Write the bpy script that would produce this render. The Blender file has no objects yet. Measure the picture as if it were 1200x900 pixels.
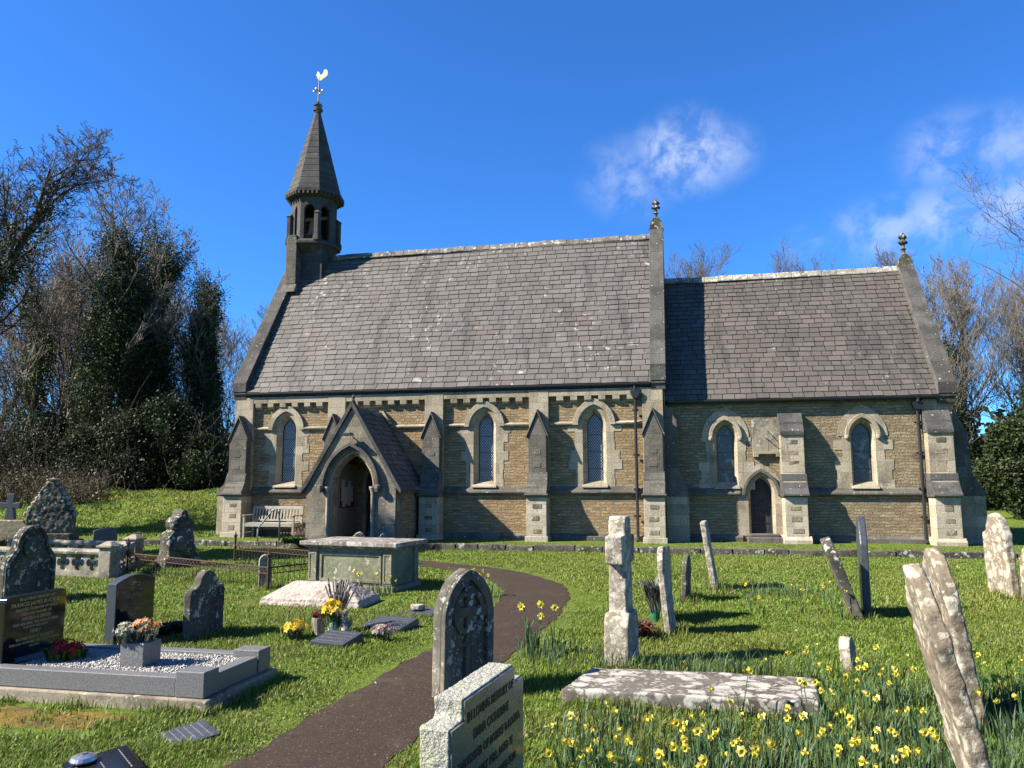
import bpy, bmesh, math, random
import numpy as np
from mathutils import Vector, Matrix, Euler
from mathutils.geometry import tessellate_polygon
R = math.radians
scene = bpy.context.scene
COL = scene.collection
# ------------------------------------------------------------ camera, sky, sun, exposure
yaw, pitch, roll = -12.0, 7.3, 0.1
cam_d = bpy.data.cameras.new("camera"); cam = bpy.data.objects.new("camera", cam_d); COL.objects.link(cam)
cam.location = (0, -22, 1.77)
cam.rotation_euler = (Matrix.Rotation(R(-yaw), 3, 'Z') @ Matrix.Rotation(R(90 + pitch), 3, 'X') @ Matrix.Rotation(R(-roll), 3, 'Z')).to_euler()
cam_d.sensor_fit = 'HORIZONTAL'; cam_d.sensor_width = 36; cam_d.lens = 36 * 901 / 1200
cam_d.clip_start = 0.05; cam_d.clip_end = 3000
scene.camera = cam
SUN = Vector((2.2, 1.0, -1.9)).normalized()          # the way the light travels
EL = math.asin(-SUN.z); AZ = math.atan2(-SUN.x, -SUN.y)
world = bpy.data.worlds.new("World"); scene.world = world; world.use_nodes = True
wt = world.node_tree; wt.nodes.clear()
def wn(t, **k):
    n = wt.nodes.new(t)
    for a, b in k.items(): setattr(n, a, b)
    return n
sky = wn('ShaderNodeTexSky', sky_type='NISHITA'); sky.sun_disc = False
sky.sun_elevation = EL; sky.sun_rotation = AZ; sky.altitude = 600; sky.air_density = 1.0; sky.dust_density = 0.15; sky.ozone_density = 4.0
wh = wn('ShaderNodeMix', data_type='RGBA', blend_type='MULTIPLY'); wh.inputs[0].default_value = 1.0; wh.inputs[7].default_value = (0.35, 0.84, 1.42, 1)   # the deep clear blue of that day
wt.links.new(sky.outputs[0], wh.inputs[6])
tc = wn('ShaderNodeTexCoord')
nz = wn('ShaderNodeTexNoise'); nz.inputs['Scale'].default_value = 21.0; nz.inputs['Detail'].default_value = 11; nz.inputs['Roughness'].default_value = 0.60; nz.inputs['Distortion'].default_value = 0.25
wt.links.new(tc.outputs['Generated'], nz.inputs['Vector'])
def blob(d, r, amp, flat):
    """soft cloud patch round sky direction d"""
    s = wn('ShaderNodeVectorMath', operation='SUBTRACT'); s.inputs[1].default_value = Vector(d).normalized()
    wt.links.new(tc.outputs['Generated'], s.inputs[0])
    m = wn('ShaderNodeVectorMath', operation='MULTIPLY'); m.inputs[1].default_value = (1, 1, flat); wt.links.new(s.outputs[0], m.inputs[0])
    l = wn('ShaderNodeVectorMath', operation='LENGTH'); wt.links.new(m.outputs[0], l.inputs[0])
    r_ = wn('ShaderNodeMapRange', interpolation_type='SMOOTHSTEP'); r_.inputs['From Min'].default_value = 0; r_.inputs['From Max'].default_value = r
    r_.inputs['To Min'].default_value = amp; r_.inputs['To Max'].default_value = 0
    wt.links.new(l.outputs['Value'], r_.inputs['Value']); return r_.outputs[0]
# direction, radius, strength, vertical squash
CLOUDS = [((0.022, 1.0, 0.432), 0.085, 0.80, 1.3), ((0.068, 1.0, 0.43), 0.06, 0.42, 1.2), ((-0.05, 1.0, 0.405), 0.085, 0.34, 1.3), ((0.345, 1.0, 0.405), 0.075, 0.42, 1.3), ((0.42, 1.0, 0.41), 0.09, 0.36, 1.6),
          ((0.264, 1.0, 0.312), 0.10, 0.42, 2.0), ((0.335, 1.0, 0.322), 0.10, 0.50, 1.9), ((0.395, 1.0, 0.338), 0.09, 0.46, 1.8), ((0.185, 1.0, 0.30), 0.06, 0.25, 2.0), ((1.6, 0.4, 0.35), 0.4, 0.5, 2.2), ((0.3, -1, 0.4), 0.5, 0.5, 2.0)]
acc = None
for b in CLOUDS:
    o = blob(*b)
    if acc is None: acc = o
    else:
        a = wn('ShaderNodeMath', operation='MAXIMUM'); wt.links.new(acc, a.inputs[0]); wt.links.new(o, a.inputs[1]); acc = a.outputs[0]
nr = wn('ShaderNodeMapRange', interpolation_type='SMOOTHSTEP'); nr.inputs['From Min'].default_value = 0.37; nr.inputs['From Max'].default_value = 0.64; nr.inputs['To Min'].default_value = 0.08
wt.links.new(nz.outputs['Fac'], nr.inputs['Value'])
mu = wn('ShaderNodeMath', operation='MULTIPLY'); wt.links.new(acc, mu.inputs[0]); wt.links.new(nr.outputs[0], mu.inputs[1])
mx = wn('ShaderNodeMix', data_type='RGBA'); wt.links.new(mu.outputs[0], mx.inputs[0]); wt.links.new(wh.outputs[2], mx.inputs[6]); mx.inputs[7].default_value = (5.2, 5.7, 6.8, 1)
bg = wn('ShaderNodeBackground'); bg.inputs['Strength'].default_value = 0.053
wo = wn('ShaderNodeOutputWorld'); wt.links.new(mx.outputs[2], bg.inputs['Color']); wt.links.new(bg.outputs[0], wo.inputs[0])
sd = bpy.data.lights.new("sun", 'SUN'); sd.energy = 5.0; sd.angle = R(0.53); sd.color = (1.0, 0.92, 0.79)
so = bpy.data.objects.new("sun", sd); COL.objects.link(so); so.location = (-20, -20, 30)
so.rotation_euler = SUN.to_track_quat('-Z', 'Y').to_euler()
scene.view_settings.view_transform = 'Standard'; scene.view_settings.look = 'None'; scene.view_settings.gamma = 1.0; scene.view_settings.use_curve_mapping = False
scene.view_settings.exposure = 1.72
scene.render.engine = 'CYCLES'

# ------------------------------------------------------------ materials
ALB = 0.68                     # one common scale for every surface's reflectance
class NT:
    def __init__(s, name):
        s.m = bpy.data.materials.new(name); s.m.use_nodes = True; s.t = s.m.node_tree
        s.b = s.t.nodes['Principled BSDF']; s.tc = s.t.nodes.new('ShaderNodeTexCoord')
    def n(s, t, **k):
        x = s.t.nodes.new(t)
        for a, b in k.items(): setattr(x, a, b)
        return x
    def l(s, a, b): s.t.links.new(a, b)
    def co(s, which='Object', scale=None):
        o = s.tc.outputs[which]
        if scale is None: return o
        mp = s.n('ShaderNodeMapping'); mp.inputs['Scale'].default_value = scale; s.l(o, mp.inputs[0]); return mp.outputs[0]
    def noise(s, vec, scale, detail=4, rough=0.55, dist=0.0, out='Fac'):
        x = s.n('ShaderNodeTexNoise'); x.inputs['Scale'].default_value = scale; x.inputs['Detail'].default_value = detail
        x.inputs['Roughness'].default_value = rough; x.inputs['Distortion'].default_value = dist; s.l(vec, x.inputs['Vector']); return x.outputs[out]
    def vor(s, vec, scale, out='Distance', rnd=1.0):
        x = s.n('ShaderNodeTexVoronoi'); x.inputs['Scale'].default_value = scale; x.inputs['Randomness'].default_value = rnd; s.l(vec, x.inputs['Vector']); return x.outputs[out]
    def step(s, v, a, b, lo=0.0, hi=1.0):
        x = s.n('ShaderNodeMapRange', interpolation_type='SMOOTHSTEP')
        for k, q in (('From Min', a), ('From Max', b), ('To Min', lo), ('To Max', hi)): x.inputs[k].default_value = q
        s.l(v, x.inputs['Value']); return x.outputs[0]
    def mix(s, f, a, b, mode='MIX'):
        x = s.n('ShaderNodeMix', data_type='RGBA', blend_type=mode)
        for i, q in ((0, f), (6, a), (7, b)):
            if isinstance(q, (int, float)): x.inputs[i].default_value = q
            elif isinstance(q, tuple): x.inputs[i].default_value = (*q, 1) if len(q) == 3 else q
            else: s.l(q, x.inputs[i])
        return x.outputs[2]
    def math(s, op, a, b=None):
        x = s.n('ShaderNodeMath', operation=op)
        for i, q in ((0, a), (1, b)):
            if q is None: continue
            if isinstance(q, (int, float)): x.inputs[i].default_value = q
            else: s.l(q, x.inputs[i])
        return x.outputs[0]
    def bump(s, h, strength=0.5, dist=0.02):
        x = s.n('ShaderNodeBump'); x.inputs['Strength'].default_value = strength; x.inputs['Distance'].default_value = dist
        s.l(h, x.inputs['Height']); s.l(x.outputs[0], s.b.inputs['Normal'])
    def col(s, c):
        c = tuple(q * ALB for q in c) if isinstance(c, tuple) else s.mix(1.0, c, (ALB, ALB, ALB), 'MULTIPLY')
        if isinstance(c, tuple): s.b.inputs['Base Color'].default_value = (*c, 1)
        else: s.l(c, s.b.inputs['Base Color'])
    def rough(s, r, spec=0.3):
        if isinstance(r, (int, float)): s.b.inputs['Roughness'].default_value = r
        else: s.l(r, s.b.inputs['Roughness'])
        s.b.inputs['Specular IOR Level'].default_value = spec

def stone(name, base, dark, lich=(0.62, 0.6, 0.52), la=0.5, grime=0.5, moss=None, ls=7.0, bump=0.5, fine=60, rough=0.9, vert=False):
    """weathered stone: la = share of pale lichen, grime = share of dark weathering"""
    k = NT(name); o = k.co('Object')
    n1 = k.noise(o, 2.3, 6, 0.62); n2 = k.noise(o, 14, 5, 0.6); n3 = k.noise(o, fine, 3, 0.6)
    c = k.mix(k.step(n1, 0.62 - grime * 0.35, 0.74 - grime * 0.2), base, dark)
    c = k.mix(k.math('MULTIPLY', k.step(n2, 0.4, 0.7), 0.55), c, tuple(x * 0.55 for x in base))
    if vert:
        st = k.noise(k.co('Object', (9, 9, 0.7)), 1.0, 4, 0.6); c = k.mix(k.math('MULTIPLY', k.step(st, 0.5, 0.75), 0.7), c, dark)
    if moss:
        c = k.mix(k.math('MULTIPLY', k.step(k.noise(o, 3.7, 5, 0.6, 0.3), 0.52, 0.66), 0.7), c, moss)
    if la > 0:
        wv = k.n('ShaderNodeVectorMath', operation='ADD'); sv = k.n('ShaderNodeVectorMath', operation='SCALE'); k.l(k.noise(o, ls * 2.2, 4, 0.6, out='Color'), sv.inputs[0]); sv.inputs['Scale'].default_value = 0.11; k.l(o, wv.inputs[0]); k.l(sv.outputs[0], wv.inputs[1])
        def ros(sc, size, cover):
            d = k.step(k.vor(wv.outputs[0], sc), size, size - 0.10); return k.math('MULTIPLY', d, k.step(k.noise(o, sc * 0.42, 3, 0.6), 0.62 - cover, 0.66 - cover))
        w = k.math('ADD', k.math('MULTIPLY', k.noise(o, ls, 8, 0.68, 0.15), 0.72), k.math('MULTIPLY', k.noise(o, ls * 5.5, 5, 0.65), 0.28)); th = 0.68 - la * 0.16
        a = k.math('MAXIMUM', k.math('MULTIPLY', k.step(w, th, th + 0.05), 0.85), k.math('MAXIMUM', ros(ls * 1.5, 0.50, la * 0.20), k.math('MULTIPLY', ros(ls * 4.2, 0.42, la * 0.2), 0.75)))
        a = k.math('MULTIPLY', a, k.step(k.noise(o, ls * 9, 4, 0.7), 0.32, 0.5, 0.45, 1.0))
        c = k.mix(k.math('MULTIPLY', a, 0.88), c, k.mix(n2, tuple(x * 0.62 for x in lich), lich))
    c = k.mix(0.35, c, k.mix(n3, (0.12, 0.12, 0.12), (0.95, 0.95, 0.92)), 'OVERLAY')
    k.col(c); k.rough(rough, 0.2)
    h = k.math('ADD', k.math('MULTIPLY', n2, 0.8), k.math('MULTIPLY', n3, 0.35)); k.bump(h, bump, 0.015); return k.m

def masonry(name, c1, c2, mortar, bw, rh, ms, warp=0.03, grime=0.35, dark=(0.07, 0.065, 0.055), bump=0.6, tint=None, lichen=0.0, stain=0.0):
    """coursed stonework laid out in the UV map (metres)"""
    k = NT(name); uv = k.co('UV')
    w = k.noise(uv, 5.5, 3, 0.5, out='Color')
    sub = k.n('ShaderNodeVectorMath', operation='SUBTRACT'); k.l(w, sub.inputs[0]); sub.inputs[1].default_value = (0.5, 0.5, 0.5)
    sc = k.n('ShaderNodeVectorMath', operation='MULTIPLY'); k.l(sub.outputs[0], sc.inputs[0]); sc.inputs[1].default_value = (warp * 3, warp, 0)
    ad = k.n('ShaderNodeVectorMath', operation='ADD'); k.l(uv, ad.inputs[0]); k.l(sc.outputs[0], ad.inputs[1])
    def br(bw, rh, off, frq=2):
        b = k.n('ShaderNodeTexBrick'); b.inputs['Scale'].default_value = 1; b.inputs['Brick Width'].default_value = bw; b.inputs['Row Height'].default_value = rh
        b.inputs['Mortar Size'].default_value = ms; b.inputs['Mortar Smooth'].default_value = 0.3; b.inputs['Bias'].default_value = 0.0; b.offset = off; b.squash = 0.7; b.squash_frequency = 3
        b.inputs['Color1'].default_value = (0, 0, 0, 1); b.inputs['Color2'].default_value = (1, 1, 1, 1); b.inputs['Mortar'].default_value = (0.5, 0.5, 0.5, 1)
        k.l(ad.outputs[0], b.inputs['Vector']); return b
    b = br(bw, rh, 0.43)
    n1 = k.noise(uv, 1.3, 5, 0.6); n2 = k.noise(uv, 22, 4, 0.65); n3 = k.noise(uv, 4.5, 4, 0.6)
    c = k.mix(b.outputs['Color'], c1, c2)
    if tint: c = k.mix(k.math('MULTIPLY', k.step(n3, 0.5, 0.68), 0.8), c, tint)
    c = k.mix(k.step(n1, 0.68 - grime * 0.3, 0.85 - grime * 0.2, 0, 0.8), c, dark)
    c = k.mix(0.5, c, k.mix(k.step(n2, 0.25, 0.75), (0.2, 0.2, 0.2), (0.8, 0.8, 0.8)), 'OVERLAY')
    if stain:
        st = k.noise(k.co('UV', (3.5, 0.35, 1)), 1.0, 5, 0.65); c = k.mix(k.math('MULTIPLY', k.step(st, 0.5, 0.72), stain), c, dark)
    if lichen:
        a = k.step(k.noise(uv, 11, 4, 0.5, 0.3), 0.72 - lichen * 0.2, 0.75 - lichen * 0.2); c = k.mix(k.math('MULTIPLY', a, 0.85), c, (0.55, 0.54, 0.47))
    c = k.mix(k.math('MULTIPLY', b.outputs['Fac'], 0.75), c, mortar)
    k.col(c); k.rough(0.93, 0.15)
    h = k.math('SUBTRACT', k.math('ADD', k.math('MULTIPLY', n2, 0.6), k.math('MULTIPLY', n3, 0.5)), k.math('MULTIPLY', b.outputs['Fac'], 0.7)); k.bump(h, bump, 0.03); return k.m

def plain(name, c, rough=0.6, spec=0.3, metal=0.0, nvar=0.25, ns=20, bump=0.0, coat=0):
    k = NT(name); o = k.co('Object'); n = k.noise(o, ns, 4, 0.6)
    k.col(k.mix(k.step(n, 0.3, 0.7), tuple(x * (1 - nvar) for x in c), tuple(min(1, x * (1 + nvar)) for x in c)))
    k.rough(rough, spec); k.b.inputs['Metallic'].default_value = metal
    if bump: k.bump(n, bump, 0.01)
    if coat: k.b.inputs['Coat Weight'].default_value = coat
    return k.m
def attr_leaf(name, rough=0.6, trans=0.25, spec=0.2):
    """colour comes from each leaf's own attribute; a little light passes through"""
    k = NT(name); a = k.n('ShaderNodeAttribute', attribute_name='Col'); k.col(a.outputs['Color']); k.rough(rough, spec)
    t = k.n('ShaderNodeBsdfTranslucent'); k.l(k.mix(1.0, a.outputs['Color'], (ALB, ALB, ALB), 'MULTIPLY'), t.inputs[0])
    ms = k.n('ShaderNodeMixShader'); ms.inputs[0].default_value = trans
    out = [x for x in k.t.nodes if x.type == 'OUTPUT_MATERIAL'][0]
    k.l(k.b.outputs[0], ms.inputs[1]); k.l(t.outputs[0], ms.inputs[2]); k.l(ms.outputs[0], out.inputs[0]); return k.m

M = {}
M['rubble'] = masonry('rubble_stone', (0.25, 0.18, 0.098), (0.43, 0.325, 0.19), (0.28, 0.22, 0.14), 0.27, 0.082, 0.009, warp=0.095, grime=0.38, dark=(0.13, 0.105, 0.075), bump=1.3, tint=(0.42, 0.25, 0.11), lichen=0.08)
M['rubble_grey'] = masonry('rubble_stone_grey', (0.235, 0.18, 0.108), (0.38, 0.305, 0.19), (0.25, 0.205, 0.14), 0.27, 0.082, 0.009, warp=0.095, grime=0.5, dark=(0.11, 0.095, 0.07), bump=1.3, tint=(0.30, 0.21, 0.11), lichen=0.15)
M['ashlar'] = masonry('pale_ashlar', (0.31, 0.26, 0.185), (0.46, 0.40, 0.295), (0.22, 0.2, 0.16), 0.46, 0.29, 0.005, warp=0.004, grime=0.55, dark=(0.13, 0.115, 0.09), bump=0.45, lichen=0.08, stain=0.6)
M['ashlar_clean'] = masonry('clean_pale_ashlar', (0.40, 0.345, 0.25), (0.56, 0.49, 0.37), (0.26, 0.23, 0.18), 0.46, 0.29, 0.005, warp=0.004, grime=0.25, dark=(0.2, 0.175, 0.13), bump=0.4, lichen=0.05, stain=0.35)
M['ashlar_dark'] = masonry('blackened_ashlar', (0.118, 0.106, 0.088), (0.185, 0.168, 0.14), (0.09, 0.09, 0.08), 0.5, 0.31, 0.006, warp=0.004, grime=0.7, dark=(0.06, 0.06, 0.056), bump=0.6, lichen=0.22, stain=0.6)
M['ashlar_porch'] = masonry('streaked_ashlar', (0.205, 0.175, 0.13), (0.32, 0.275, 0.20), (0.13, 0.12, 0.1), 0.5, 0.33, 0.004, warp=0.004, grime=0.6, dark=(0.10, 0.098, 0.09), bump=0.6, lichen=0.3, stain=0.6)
M['spire'] = masonry('spire_stone', (0.075, 0.071, 0.066), (0.105, 0.10, 0.094), (0.05, 0.05, 0.048), 0.4, 0.24, 0.006, warp=0.004, grime=0.6, dark=(0.045, 0.044, 0.042), bump=0.5, lichen=0.1, stain=0.5)
M['coping'] = masonry('coping_stone', (0.095, 0.09, 0.083), (0.135, 0.13, 0.12), (0.05, 0.05, 0.045), 0.9, 0.9, 0.006, warp=0.004, grime=0.9, dark=(0.05, 0.048, 0.044), bump=0.6, lichen=0.25, stain=0.5)
M['block'] = stone('rough_insets', (0.30, 0.25, 0.17), (0.10, 0.09, 0.07), la=0.1, bump=1.2, fine=40)
def slate_mat(name, base, var, patch):
    k = NT(name); a = k.n('ShaderNodeAttribute', attribute_name='Col'); uv = k.co('UV')
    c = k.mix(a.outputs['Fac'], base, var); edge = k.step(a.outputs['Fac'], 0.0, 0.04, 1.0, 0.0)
    st = k.noise(k.co('UV', (1.6, 0.28, 1)), 1.0, 6, 0.65, 0.3); c = k.mix(k.math('MULTIPLY', k.step(st, 0.48, 0.70), 0.72), c, (0.045, 0.043, 0.04))
    n = k.noise(uv, 30, 4, 0.65); c = k.mix(0.4, c, k.mix(n, (0.1, 0.1, 0.1), (0.9, 0.9, 0.9)), 'OVERLAY')
    w = k.step(k.noise(uv, 3.6, 6, 0.62, 0.5), 0.70 - patch, 0.73 - patch); c = k.mix(k.math('MULTIPLY', k.math('MULTIPLY', w, 0.75), k.step(k.noise(uv, 0.55, 3, 0.5), 0.46, 0.60)), c, (0.46, 0.44, 0.40))
    r = k.step(k.noise(k.co('UV', (0.9, 0.3, 1)), 1.0, 4, 0.6), 0.5, 0.7); c = k.mix(k.math('MULTIPLY', r, 0.35), c, (0.115, 0.088, 0.072))
    c = k.mix(k.math('MULTIPLY', edge, 0.9), c, (0.018, 0.017, 0.016)); k.col(c); k.rough(0.72, 0.35); k.bump(n, 0.35, 0.01); return k.m  # joints and slate edges near black; the edges paint the course shadow lines
M['slate'] = slate_mat('roof_slate', (0.104, 0.092, 0.083), (0.152, 0.138, 0.126), 0.10)
M['slate2'] = slate_mat('roof_slate_browner', (0.088, 0.076, 0.066), (0.134, 0.117, 0.101), 0.05)
M['iron'] = plain('black_iron', (0.012, 0.013, 0.016), 0.45, 0.5)
M['rust'] = plain('rusty_iron', (0.085, 0.052, 0.038), 0.8, 0.2, nvar=0.5, ns=60)
M['steel'] = plain('galvanised_steel', (0.16, 0.18, 0.20), 0.45, 0.5, metal=0.5)
M['gold'] = plain('gilded_metal', (0.95, 0.72, 0.36), 0.35, 0.5, metal=0.4)
M['ridge_nave'] = stone('dull_ridge', (0.20, 0.185, 0.16), (0.08, 0.08, 0.07), la=0.45, ls=5, bump=0.8)
M['ridge'] = stone('lichened_ridge', (0.30, 0.28, 0.24), (0.12, 0.12, 0.1), la=0.75, ls=5, bump=0.8)
M['door'] = plain('black_oak', (0.035, 0.033, 0.032), 0.7, 0.3, nvar=0.4, ns=12)
M['inner_door_oak'] = plain('dark_oak', (0.05, 0.04, 0.032), 0.7)  # even dark brown of the inner church door
M['plaster'] = stone('limewashed_wall', (0.42, 0.37, 0.28), (0.30, 0.25, 0.18), la=0, grime=0.3, bump=0.3)
M['wood'] = stone('silvered_teak', (0.40, 0.37, 0.31), (0.27, 0.24, 0.2), la=0, grime=0.3, bump=0.2, fine=90)
M['red'] = plain('red_board', (0.30, 0.05, 0.04), 0.7); M['paper'] = plain('paper', (0.72, 0.70, 0.66), 0.8, nvar=0.05)
def lattice(name, bar, gap, glass, coloured):
    k = NT(name); uv = k.co('UV'); sp = k.n('ShaderNodeSeparateXYZ'); k.l(uv, sp.inputs[0])
    def line(sgn):
        s = k.math('ADD' if sgn > 0 else 'SUBTRACT', k.math('MULTIPLY', sp.outputs[0], 1.25), sp.outputs[1])
        f = k.math('FRACT', k.math('MULTIPLY', s, 1.0 / gap)); return k.math('ABSOLUTE', k.math('SUBTRACT', f, 0.5))
    m_ = k.math('MAXIMUM', k.step(line(1), bar, bar + 0.03), k.step(line(-1), bar, bar + 0.03))
    g = k.mix(k.step(k.noise(uv, 9, 2), 0.4, 0.6), glass, tuple(x * 0.4 for x in glass))
    if coloured:
        v = k.vor(uv, 9, 'Color'); g = k.mix(0.05, g, v); m_ = k.math('MULTIPLY', k.math('MAXIMUM', k.math('MULTIPLY', m_, 0.6), k.step(k.vor(uv, 7), 0.62, 0.8)), 0.4)
    k.col(k.mix(m_, g, (0.36, 0.38, 0.42))); k.rough(k.step(m_, 0, 1, 0.12, 0.6), 0.5)
    k.bump(k.math('ADD', m_, k.noise(uv, 14, 2)), 0.4, 0.01); return k.m
M['lattice'] = lattice('leaded_glass_with_guard', 0.36, 0.085, (0.02, 0.025, 0.045), False)
M['stained'] = lattice('stained_glass', 0.40, 0.12, (0.03, 0.03, 0.04), True)
# gravestone stuff
M['g_wheel'] = stone('lichen_streaked_limestone', (0.24, 0.215, 0.165), (0.08, 0.075, 0.06), lich=(0.58, 0.55, 0.48), la=0.42, grime=0.8, vert=True)
M['g_balus'] = stone('creamy_balustrade_stone', (0.33, 0.29, 0.22), (0.12, 0.11, 0.085), la=0.35, grime=0.5)
M['g_old'] = stone('old_limestone', (0.125, 0.112, 0.088), (0.035, 0.033, 0.028), la=0.35, grime=0.6, moss=(0.09, 0.10, 0.045), vert=True)
M['g_pale'] = stone('white_lichened_stone', (0.26, 0.215, 0.16), (0.13, 0.11, 0.085), lich=(0.62, 0.585, 0.48), la=1.0, ls=4.5, grime=0.35, bump=1.0)
M['g_right'] = stone('brown_gravestone_with_lichen', (0.235, 0.19, 0.135), (0.12, 0.10, 0.075), lich=(0.62, 0.58, 0.46), la=0.80, ls=3.4, grime=0.35, bump=1.0, vert=True)
M['g_cross'] = stone('grey_cross_stone', (0.28, 0.24, 0.18), (0.09, 0.08, 0.065), lich=(0.62, 0.58, 0.49), la=0.95, ls=6, grime=0.35, bump=0.9)
M['g_ledger'] = stone('ledger_stone', (0.155, 0.135, 0.115), (0.10, 0.085, 0.07), lich=(0.62, 0.60, 0.54), la=0.88, ls=4.2, grime=0.4, bump=0.5)
M['g_cope'] = stone('pink_white_stone', (0.50, 0.42, 0.36), (0.25, 0.20, 0.17), lich=(0.62, 0.56, 0.51), la=0.6, ls=9, grime=0.45, bump=1.5)
M['g_chest'] = stone('green_tinged_stone', (0.24, 0.235, 0.165), (0.14, 0.14, 0.09), la=0.12, grime=0.45, moss=(0.15, 0.17, 0.09), bump=0.5)
M['g_lid'] = stone('tomb_lid_stone', (0.25, 0.22, 0.19), (0.12, 0.105, 0.09), lich=(0.64, 0.60, 0.55), la=0.72, ls=3, grime=0.4, bump=0.8)
M['g_slate'] = plain('dark_slate', (0.055, 0.062, 0.072), 0.38, 0.5, nvar=0.2, ns=30)
M['g_black'] = plain('polished_black_granite', (0.012, 0.012, 0.014), 0.08, 0.6, nvar=0.3, ns=200)
M['g_kerb'] = plain('grey_granite', (0.17, 0.167, 0.165), 0.4, 0.45, nvar=0.55, ns=110)
M['g_concrete'] = stone('old_concrete', (0.33, 0.28, 0.21), (0.16, 0.13, 0.10), la=0.25, grime=0.4)
M['gilt'] = plain('gilt_lettering', (0.46, 0.33, 0.12), 0.5, 0.4, nvar=0.15)
M['dull_gilt'] = plain('dull_gilt_lettering', (0.22, 0.17, 0.08), 0.6, 0.3)
M['lead'] = plain('black_lettering', (0.008, 0.008, 0.008), 0.5, 0.3)
M['white_letters'] = plain('pale_lettering', (0.20, 0.20, 0.21), 0.6, 0.3)
def pale_granite():
    k = NT('rustic_pale_granite'); o = k.co('Object'); n = k.noise(o, 130, 3, 0.7); n2 = k.noise(o, 45, 4, 0.6); v = k.vor(o, 160, 'Color')
    c = k.mix(k.step(n, 0.35, 0.65), (0.22, 0.21, 0.17), (0.55, 0.54, 0.48)); c = k.mix(0.15, c, k.mix(n2, (0.2, 0.2, 0.18), (0.8, 0.8, 0.76)), 'OVERLAY')
    c = k.mix(k.math('MULTIPLY', k.step(k.noise(o, 6, 3), 0.45, 0.6), 0.35), c, (0.38, 0.40, 0.2)); k.col(c); k.rough(0.85, 0.3); k.bump(n2, 1.0, 0.02); return k.m
M['granite'] = pale_granite()
M['granite_face'] = plain('polished_green_grey_granite', (0.12, 0.13, 0.115), 0.22, 0.5, nvar=0.4, ns=160)
def gravel():
    k = NT('white_gravel'); o = k.co('Object'); v = k.vor(o, 55, 'Color'); d = k.vor(o, 55)
    s = k.n('ShaderNodeSeparateColor'); k.l(v, s.inputs[0]); k.col(k.mix(s.outputs[0], (0.30, 0.28, 0.26), (0.68, 0.66, 0.62)))
    k.rough(0.8, 0.3); k.bump(k.math('SUBTRACT', 1.0, d), 1.0, 0.02); return k.m
M['gravel'] = gravel()
def ground_mat():
    k = NT('turf'); o = k.co('Object'); n1 = k.noise(o, 0.5, 6, 0.6); n2 = k.noise(o, 9, 5, 0.65); n3 = k.noise(o, 60, 3, 0.7)
    c = k.mix(k.step(n2, 0.3, 0.7), (0.10, 0.15, 0.02), (0.16, 0.225, 0.034))
    c = k.mix(k.math('MULTIPLY', k.step(n1, 0.5, 0.7), 0.5), c, (0.12, 0.125, 0.035)); c = k.mix(k.math('MULTIPLY', k.step(n3, 0.55, 0.75), 0.35), c, (0.09, 0.065, 0.03))
    k.col(c); k.rough(0.95, 0.1); k.bump(k.math('ADD', n2, n3), 0.8, 0.03); return k.m
M['turf'] = ground_mat()
def path_mat():
    k = NT('brown_bitumen_path'); o = k.co('Object'); n = k.noise(o, 140, 3, 0.7); v = k.vor(o, 90, 'Color'); s = k.n('ShaderNodeSeparateColor'); k.l(v, s.inputs[0])
    c = k.mix(k.step(n, 0.3, 0.7), (0.026, 0.016, 0.010), (0.072, 0.046, 0.030)); c = k.mix(k.step(s.outputs[0], 0.93, 0.98, 0, 0.5), c, (0.20, 0.16, 0.13))
    c = k.mix(k.math('MULTIPLY', k.step(k.noise(o, 1.7, 6, 0.7), 0.52, 0.68), 0.5), c, (0.085, 0.075, 0.045)); c = k.mix(k.math('MULTIPLY', k.step(k.noise(o, 5, 5, 0.7), 0.5, 0.7), 0.5), c, (0.022, 0.015, 0.011))
    k.col(c); k.rough(0.9, 0.25); k.bump(k.math('ADD', n, s.outputs[0]), 0.7, 0.008); return k.m
M['path'] = path_mat()
M['moss'] = stone('golden_moss', (0.19, 0.125, 0.02), (0.08, 0.07, 0.02), la=0, grime=0.4, bump=1.4, fine=90)
M['soil'] = stone('bare_soil', (0.10, 0.06, 0.035), (0.05, 0.03, 0.02), la=0, bump=1.0)
M['blade'] = attr_leaf('grass_blade', 0.55, 0.3, 0.25)
M['leaf'] = attr_leaf('leaf', 0.6, 0.2, 0.22)
M['petal'] = attr_leaf('petal', 0.55, 0.35, 0.2)
def bark(name, a, b, green=0.0):
    k = NT(name); o = k.co('Object', (1, 1, 0.25)); n = k.noise(o, 9, 5, 0.65); c = k.mix(k.step(n, 0.35, 0.65), a, b)
    if green: c = k.mix(k.math('MULTIPLY', k.step(k.noise(k.co('Object'), 1.5, 3), 0.4, 0.6), green), c, (0.10, 0.11, 0.04))
    k.col(c); k.rough(0.9, 0.15); k.bump(n, 0.8, 0.03); return k.m
M['bark'] = bark('dark_bark', (0.06, 0.05, 0.038), (0.13, 0.11, 0.085))
M['bark_pale'] = bark('pale_bark', (0.13, 0.11, 0.075), (0.24, 0.21, 0.15), 0.4)
M['twig'] = bark('twig', (0.11, 0.09, 0.065), (0.20, 0.165, 0.12))
M['twig_pale'] = bark('pale_twig', (0.17, 0.145, 0.115), (0.27, 0.235, 0.19))
M['wicker'] = plain('wicker', (0.30, 0.20, 0.10), 0.8); M['glass'] = plain('vase_glass', (0.35, 0.42, 0.42), 0.1, 0.5)
M['green_plastic'] = plain('green_plastic', (0.02, 0.16, 0.08), 0.4); M['silver'] = plain('silver_rose_bowl', (0.55, 0.55, 0.55), 0.3, 0.5, metal=0.8)

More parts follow.
